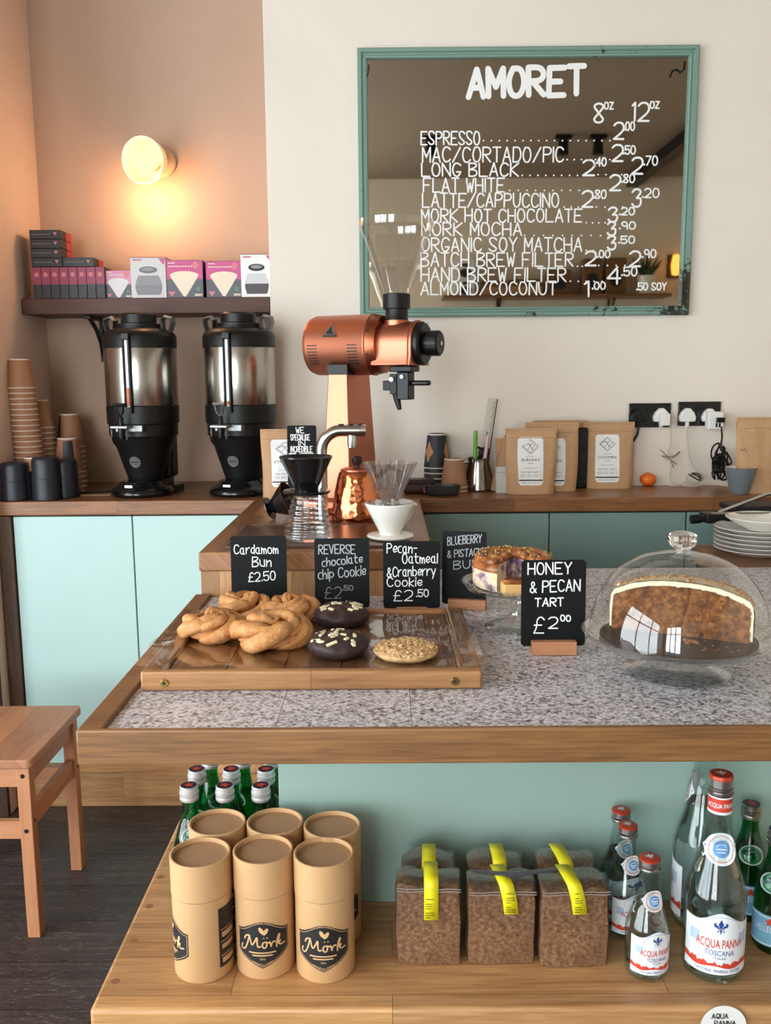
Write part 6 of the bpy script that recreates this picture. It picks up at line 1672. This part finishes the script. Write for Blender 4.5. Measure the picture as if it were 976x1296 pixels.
    for sg in (-1, 1): md.add([Fm(u, v, .0003) for u, v in ((sg * rm * .9, rm * .45), (sg * rm * 1.32, 0), (sg * rm * .9, -rm * .45))], [(0, 1, 2)])
    mo = md.build('medallion', M_labw, g, recalc=True)
    b1 = MB(); ribbon(b1, [(rm * .80 * math.cos(2 * PI * k / 30), rm * .80 * math.sin(2 * PI * k / 30)) for k in range(31)], .0008, Fm, .0007); b1.build('red_ring', M_lred, mo, smooth=False)
    b2 = MB(); b2.add([Fm(u, v, .0007) for u, v in disc_poly(rm * .52, 26)], [tuple(range(26))])
    for sg in (-1, 1): fleur(b2, Fm, sg * rm * 1.08, 0, rm * .12, .0007)
    b2o = b2.build('blue_seal', M_lblu2, mo, smooth=False)
    b3 = MB(); ribbon(b3, [(rm * .3 * math.cos(PI * k / 8), rm * .1 + rm * .2 * math.sin(PI * k / 8)) for k in range(9)], .0008, Fm, .001); ribbon(b3, [(-rm * .3, -rm * .02), (rm * .3, -rm * .02)], .0012, Fm, .001); ribbon(b3, [(-rm * .22, -rm * .2), (rm * .22, -rm * .2)], .001, Fm, .001)
    b3.build('seal_print', M_labw, mo, smooth=False)
    if big:
        nb = MB(); Fn_ = on_cyl(lambda z: rn + .0012, H * .83)
        patch(nb, [(.0, -rn * 3.13, rn * 3.13), (H * .062, -rn * 3.13, rn * 3.13)], lambda u, v, d: Fn_(u, v, d), .0)
        vs = [Fn_(-rn * PI + 2 * rn * PI * k / 40, v, 0) for v in (0, H * .062) for k in range(41)]
        nb = MB().add(vs, [(k, k + 1, 41 + k + 1, 41 + k) for k in range(40)])
        no = nb.build('neck_label', M_lred, g)
        nl = MB(); typed(nl, 'ACQUA PANNA', 0, H * .02, rn * 2.9, H * .026, Fn_, .0005); no2 = nl.build('neck_lettering', M_labw, no, smooth=False)
        wr = MB(); vs = [Fn_(-rn * PI + 2 * rn * PI * k / 40, v, 0) for v in (-.004, -.0003) for k in range(41)]; wr.add(vs, [(k, k + 1, 41 + k + 1, 41 + k) for k in range(40)])
        vs = [Fn_(-rn * PI + 2 * rn * PI * k / 40, v, 0) for v in (H * .0625, H * .0625 + .005) for k in range(41)]; wr.add(vs, [(k, k + 1, 41 + k + 1, 41 + k) for k in range(40)])
        wr.build('neck_edges', M_labw, no)
    return g
p = at(902, 1249, Z=ZB)
RBg, HBg = .0432, .3035
yb_ = p.y + RBg * .95
b1 = still_bottle((at(902, 1200, Y=yb_).x, yb_, ZB), math.radians(-8), RBg, HBg, 'tall water bottle with red and white label, in front at the right', 'tall still water bottles', True)
b3 = dup(b1, (at(887, 1100, Y=1.325).x, 1.325, ZB), math.radians(-130), 'taller water bottle standing right behind the front one, label turned away'); b3.scale = (1, 1, 1.12)
p = at(818, 1246, Z=ZB); RS, HS = .0312, .180
ys = p.y + RS * .95
b2 = still_bottle((at(819, 1180, Y=ys).x, ys, ZB), math.radians(12), RS, HS, 'small red-capped water bottle, nearest of the row beside the crumb bags', 'small still water bottles')
for x, y, rz, lab in ((795, 1043, .32, 'small red-capped water bottle, middle of the row beside the crumb bags'), (783, 1017, .35, 'small red-capped water bottle, furthest back against the green panel')):
    p = at(x, y, Z=ZB + HS); dup(b2, (p.x, min(p.y, 1.348), ZB), rz, lab)
def spark_bottle(loc, rz, R, H, label, group, cap_dark=False):
    g = thing('sparkling_bottle', label, 'bottle', loc, rz, group)
    rn = .0125
    def Rz(z):
        f = z / H
        if f < .42: return R
        if f > .84: return rn
        k = (f - .42) / .42; return R + (rn - R) * (3 * k * k - 2 * k ** 3)
    MB().lathe([(0, .004), (R * .6, .003), (R * .85, .0006), (R, .010)] + [(Rz(H * k / 36), H * k / 36) for k in range(3, 32)] + [(rn, H * .90)], 40).build('glass', M_green, g)
    wp = [(0, .0055), (R - .0035, .010)] + [(Rz(H * k / 36) - .003, H * k / 36) for k in range(3, 24)]
    MB().lathe(wp + [(0, wp[-1][1])], 32).build('water', M_greenin, g)
    cm = M_capsil if cap_dark else plain_cap
    MB().lathe([(rn + .0015, H * .875), (rn + .003, H * .885), (rn + .003, H * .90), (rn + .0012, H * .905), (rn + .0032, H * .925), (rn + .0034, H * .95), (rn + .0022, H * .955), (rn + .0022, H * .993), (rn + .001, H), (0, H)], 36).build('cap', cm, g)
    ct = MB(); ct.add([(x, y, H + .0003) for x, y in disc_poly(rn + .0008, 24)], [tuple(range(24))]); co = ct.build('cap_disc', M_capnavy, g, smooth=False)
    st = MB(); st.add([((rn * (.78 if k % 2 == 0 else .32)) * math.sin(2 * PI * k / 10), (rn * (.78 if k % 2 == 0 else .32)) * math.cos(2 * PI * k / 10), H + .0007) for k in range(10)], [tuple(range(10))]); st.build('cap_star', M_lred, co, smooth=False)
    F = on_cyl(R, 0.0); lb = MB(); patch(lb, [(H * .08, -R * 1.35, R * 1.35), (H * .20, -R * 1.35, R * 1.35), (H * .34, -R * 1.35, R * 1.35)], F, .0004); lo = lb.build('label', M_labb, g)
    pr = MB(); 
    for v in (.095, .325): ribbon(pr, [(-R * 1.3 + R * 2.6 * k / 14, H * v) for k in range(15)], .0016, F, .0008)
    typed(pr, 'S.PELLEGRINO', 0, H * .20, R * 1.7, H * .05, F, .0008); pr.build('label_print', M_labw, lo, smooth=False)
    st2 = MB(); st2.add([F(.008 * (1 if k % 2 == 0 else .42) * math.sin(2 * PI * k / 10), H * .285 + .008 * (1 if k % 2 == 0 else .42) * math.cos(2 * PI * k / 10), .0008) for k in range(10)], [tuple(range(10))]); st2.build('label_star', M_lred, lo, smooth=False)
    zm = H * .60; rm = R * .60; Fm = on_cyl(lambda z: Rz(z) + .0008, zm)
    md = MB(); md.add([Fm(u, v, .0003) for u, v in disc_poly(rm * 1.15, 32, 0, 0, rm * .85)], [tuple(range(32))]); mo = md.build('medallion', plain('pale_green_label', (176, 196, 186), .5), g, smooth=False)
    mp = MB(); ribbon(mp, [(rm * .92 * math.cos(2 * PI * k / 30), rm * .66 * math.sin(2 * PI * k / 30)) for k in range(31)], .0012, Fm, .0007); ribbon(mp, [(-rm * .6, 0), (rm * .6, 0)], rm * .22, Fm, .0007); ribbon(mp, [(-rm * .4, rm * .3), (rm * .4, rm * .3)], rm * .1, Fm, .0007); mp.build('medallion_print', plain('bottle_print_green', (58, 96, 92), .5), mo, smooth=False)
    return g
plain_cap = plain('white_silver_cap', (216, 212, 210), 0.35, .5)
M_capnavy = plain('navy_cap', (38, 34, 62), 0.35)
HPel, RPel = .200, .0290
sb = None
for r, (yy, xs, nm) in enumerate(((993.6, (239, 284.5, 330), 'front row behind the tins'), (973, (249, 292.6, 336.5), 'middle row behind the tins'), (None, (256, 299, 341), 'back row under the counter'))):
    for k, x in enumerate(xs):
        if yy: p = at(x, yy, Z=ZB + HPel)
        else: p = at(x, 700, Y=1.526)
        loc = (min(p.x, -.1835 - RPel - .001) if p.y > 1.36 else p.x, p.y if yy else 1.526, ZB)
        lab = 'green star-capped sparkling bottle, %s in the %s' % (('left', 'centre', 'rightmost')[k], nm)
        if sb is None: sb = spark_bottle(loc, .35, RPel, HPel, lab, 'green sparkling bottles left of the panel')
        else: dup(sb, loc, rng.uniform(-.8, .8), lab)
p = at(951, 1016, Z=ZB + .19)
s2 = spark_bottle((p.x, min(p.y, 1.345), ZB), -.2, .029, .19, 'dark green sparkling bottle behind the tall water bottle at the right edge', 'green sparkling bottles at the right edge', True)
q = at(979, 1150, Y=1.262)
dup(s2, (q.x, 1.262, ZB), -.55, 'dark green sparkling bottle with blue label, cut by the right edge')

# ------------------------------------------------------------------ bags of brown crumb
def crumb_mat():
    k = NT('brown_crumb'); v = k.obj(); n = k.noise(v, 150, 6, .75); n2 = k.noise(v, 420, 4, .7); n3 = k.noise(v, 18, 3)
    c = k.ramp(n, [(.3, lin((78, 48, 30))), (.48, lin((146, 102, 70))), (.7, lin((206, 164, 124)))])
    c = k.mix(k.ramp(n3, [(.45, (0, 0, 0)), (.7, (.45, .45, .45))]), c, lin((112, 76, 52)))
    k.l(c, k.b.inputs['Base Color']); k.b.inputs['Roughness'].default_value = .8; k.bump(n, 1.0, .005); return k.m
M_crumb = crumb_mat(); M_bagfilm = thin_glass('bag_film', (.95, .94, .93), 1.45, 2.6, .16); M_yel = plain('yellow_tape', (232, 218, 24), 0.5)
M_fold = thin_glass('bag_fold_film', (.80, .79, .77), 1.45, 2.2, .25)
def crumb_bag(loc, rz, w, d, h, label, seed, back=False, tx=0.0, skew=.0, tl=.048):
    g = thing('crumb_bag', label, 'bag', loc, rz, 'clear bags of brown crumb with yellow tape')
    def blob(ex, amp):
        m = MB(); n = 15
        def P(a, b, c):
            # rounded box with soft lumps
            v = Vector((a, b, c)); 
            x, y, z = a * (w / 2 + ex), b * (d / 2 + ex), (c + 1) / 2 * h
            r = 1 - .04 * (abs(a * b) ** 3 + (abs(a * c) ** 3 + abs(b * c) ** 3) * (1.0 if c > 0 else .25))
            x *= r; y *= r
            z = (z - h / 2) * (1 - (.05 if c > 0 else .01) * (abs(a * c) ** 3 + abs(b * c) ** 3)) + h / 2
            p = Vector((x, y, z))
            k = noise.noise(Vector((p.x * 28 + seed * 9, p.y * 28, p.z * 28))) * amp + noise.noise(Vector((p.x * 90, p.y * 90 + seed, p.z * 90))) * amp * .4
            dirv = Vector((a, b, c)); dirv = dirv.normalized()
            p += dirv * k; p.z += ex; p.z -= .004 * (c > .5) * (1 + math.sin(a * 3 + seed)) 
            p.z = max(p.z, .0008)
            return p
        for f in ((0, -1), (0, 1), (1, -1), (1, 1), (2, -1), (2, 1)):
            def fn(u, v, f=f):
                a, b = u * 2 - 1, v * 2 - 1; c = [0, 0, 0]; o = [i for i in range(3) if i != f[0]]
                c[f[0]] = f[1]; c[o[0]] = a; c[o[1]] = b; return P(*c)
            m.grid(n, n, fn)
        return m
    blob(0, .0030).build('crumb', M_crumb, g, recalc=True, angle=80)
    blob(.0016, .0018).build('film', M_bagfilm, g, recalc=True, angle=80)
    # folded header with zip lines
    hf = MB(); hf.grid(14, 6, lambda u, v: Vector(((u * 2 - 1) * w * .49, -d * .52 - .0022 + v * d * .62 - (0.0), h + .0045 + .0016 * math.sin(u * 9 + seed) - max(0, (.25 - v)) * .035 + (.0)))); hf.build('header_fold', M_fold, g)
    zp = MB()
    for o in (.0, .004): zp.tube([((u / 8 - 1) * w * .49, -d * .5 - .0035, h - .008 - o + .0006 * math.sin(u + seed)) for u in range(17)], .0007, 5)
    zp.build('zip_strip', M_offwhite if False else plain('zip_grey', (150, 140, 132), .4), g)
    # yellow tape over the top edge
    tp = []
    yb2 = -d / 2 - .0045
    path = [(yb2 - .0005, h - tl), (yb2 - .0008, h - tl * .5), (yb2 - .0005, h - .008), (yb2 + .002, h + .003), (yb2 + .010, h + .0078), (0, h + .0085), (d * .32, h + .0085)]
    vs = []
    for i, (y, z) in enumerate(path):
        f = i / (len(path) - 1); xo = tx + skew * (f - .3)
        vs += [(xo - .0105, y, z), (xo + .0105, y, z)]
    m = MB().add(vs, [(2 * i, 2 * i + 1, 2 * i + 3, 2 * i + 2) for i in range(len(path) - 1)])
    to = m.build('yellow_tape', M_yel, g)
    sm = to.modifiers.new('thick', 'SOLIDIFY'); sm.thickness = .0004
    pr = MB(); rg = random.Random(seed)
    for k in range(9):
        y, z = yb2 - .0014, h - tl + .004 + k * .0036
        if k % 4 != 3: pr.box(tx - skew * .3 - .0085, tx - skew * .3 - .0085 + rg.uniform(.006, .015), y - .0001, y, z, z + .0009)
    if not back: pr.build('tape_print', M_ink, to, smooth=False)
    return g
specs = [(543, 1222, .096, -.02, .004, .0), (635, 1222, .1005, .015, .008, -.016), (727, 1225, .1005, .02, .0, -.018)]
for k, (x, y, w_, rz, tx, sk) in enumerate(specs):
    p = at(x, y, Z=ZB)
    d_ = .055; hh_ = at(x, 1108 if k == 0 else 1112, Y=p.y).z - ZB - .013
    crumb_bag((p.x, p.y + d_ / 2 + .002, ZB), rz, w_, d_, hh_, 'clear bag of brown crumb with yellow tape, %s in the front row' % ('leftmost', 'middle', 'rightmost')[k], k + 1, False, tx, sk, .042 if k != 0 else .056)
for k, (x, w_, tx, sk) in enumerate(((541, .082, .0, .004), (625, .084, .006, -.002), (714, .090, .0, -.016))):
    yy = 1.218 + .055 + .036
    q = at(x, 1085, Y=yy); hh_ = at(x, 1080, Y=yy - .02).z - ZB - .013
    crumb_bag((q.x, yy, ZB), 0.0, w_, .055, hh_, 'clear bag of brown crumb, %s in the back row' % ('left', 'middle', 'right')[k], k + 11, True, tx, sk, .04)
q = at(652, 1108, Y=1.235)
g = thing('grey_twist', 'grey folded metal strip lying across the crumb bags', 'strip', (q.x, q.y, q.z + .004), .03)
st = MB()
MB().tube([(-.058, 0, .004), (-.02, -.002, .0005), (0, -.004, -.001)], [.003, .0032, .005], 6).build('strip', plain('grey_metal', (92, 92, 100), .35, .6), g)
MB().tube([(.0005, -.004, -.001), (.02, -.002, .0015), (.062, 0, .005)], [.005, .0032, .003], 6).build('strip', plain('grey_metal_b', (98, 98, 106), .35, .6), g)

# ------------------------------------------------------------------ round price tag at the bottom right
q = at(916, 1300, Z=ZB)
g = thing('price_tag', 'round white paper tag with handwriting at the bottom right of the shelf', 'sign', (at(916, 1296, Y=1.121).x, 1.121, at(916, 1273, Y=1.121).z - .0315 * 1.72), 0, None, 0)
rt_ = .0315
MB().prism(disc_poly(rt_, 40, 0, rt_ * .72), -.0004, .0004, lambda u, v, d: Vector((u, d, max(v, .0006)))).build('paper', M_label, g, recalc=True)
ln = MB(); fn = lambda u, v, d: Vector((u, -.0006 - d, v))
write(ln, 'AQUA', -.017, rt_ * .72 + .013, .022, .0072, fn, .0013); write(ln, 'PANNA', -.013, rt_ * .72 + .002, .029, .0072, fn, .0013); write(ln, 'STILL', -.016, rt_ * .72 - .009, .03, .0065, fn, .0012)
ln.build('lettering', M_ink, g, smooth=False)
MB().box(-.006, .006, .0006, .0046, .012, .028).build('clip', M_stool_x, g, bevel=.001)
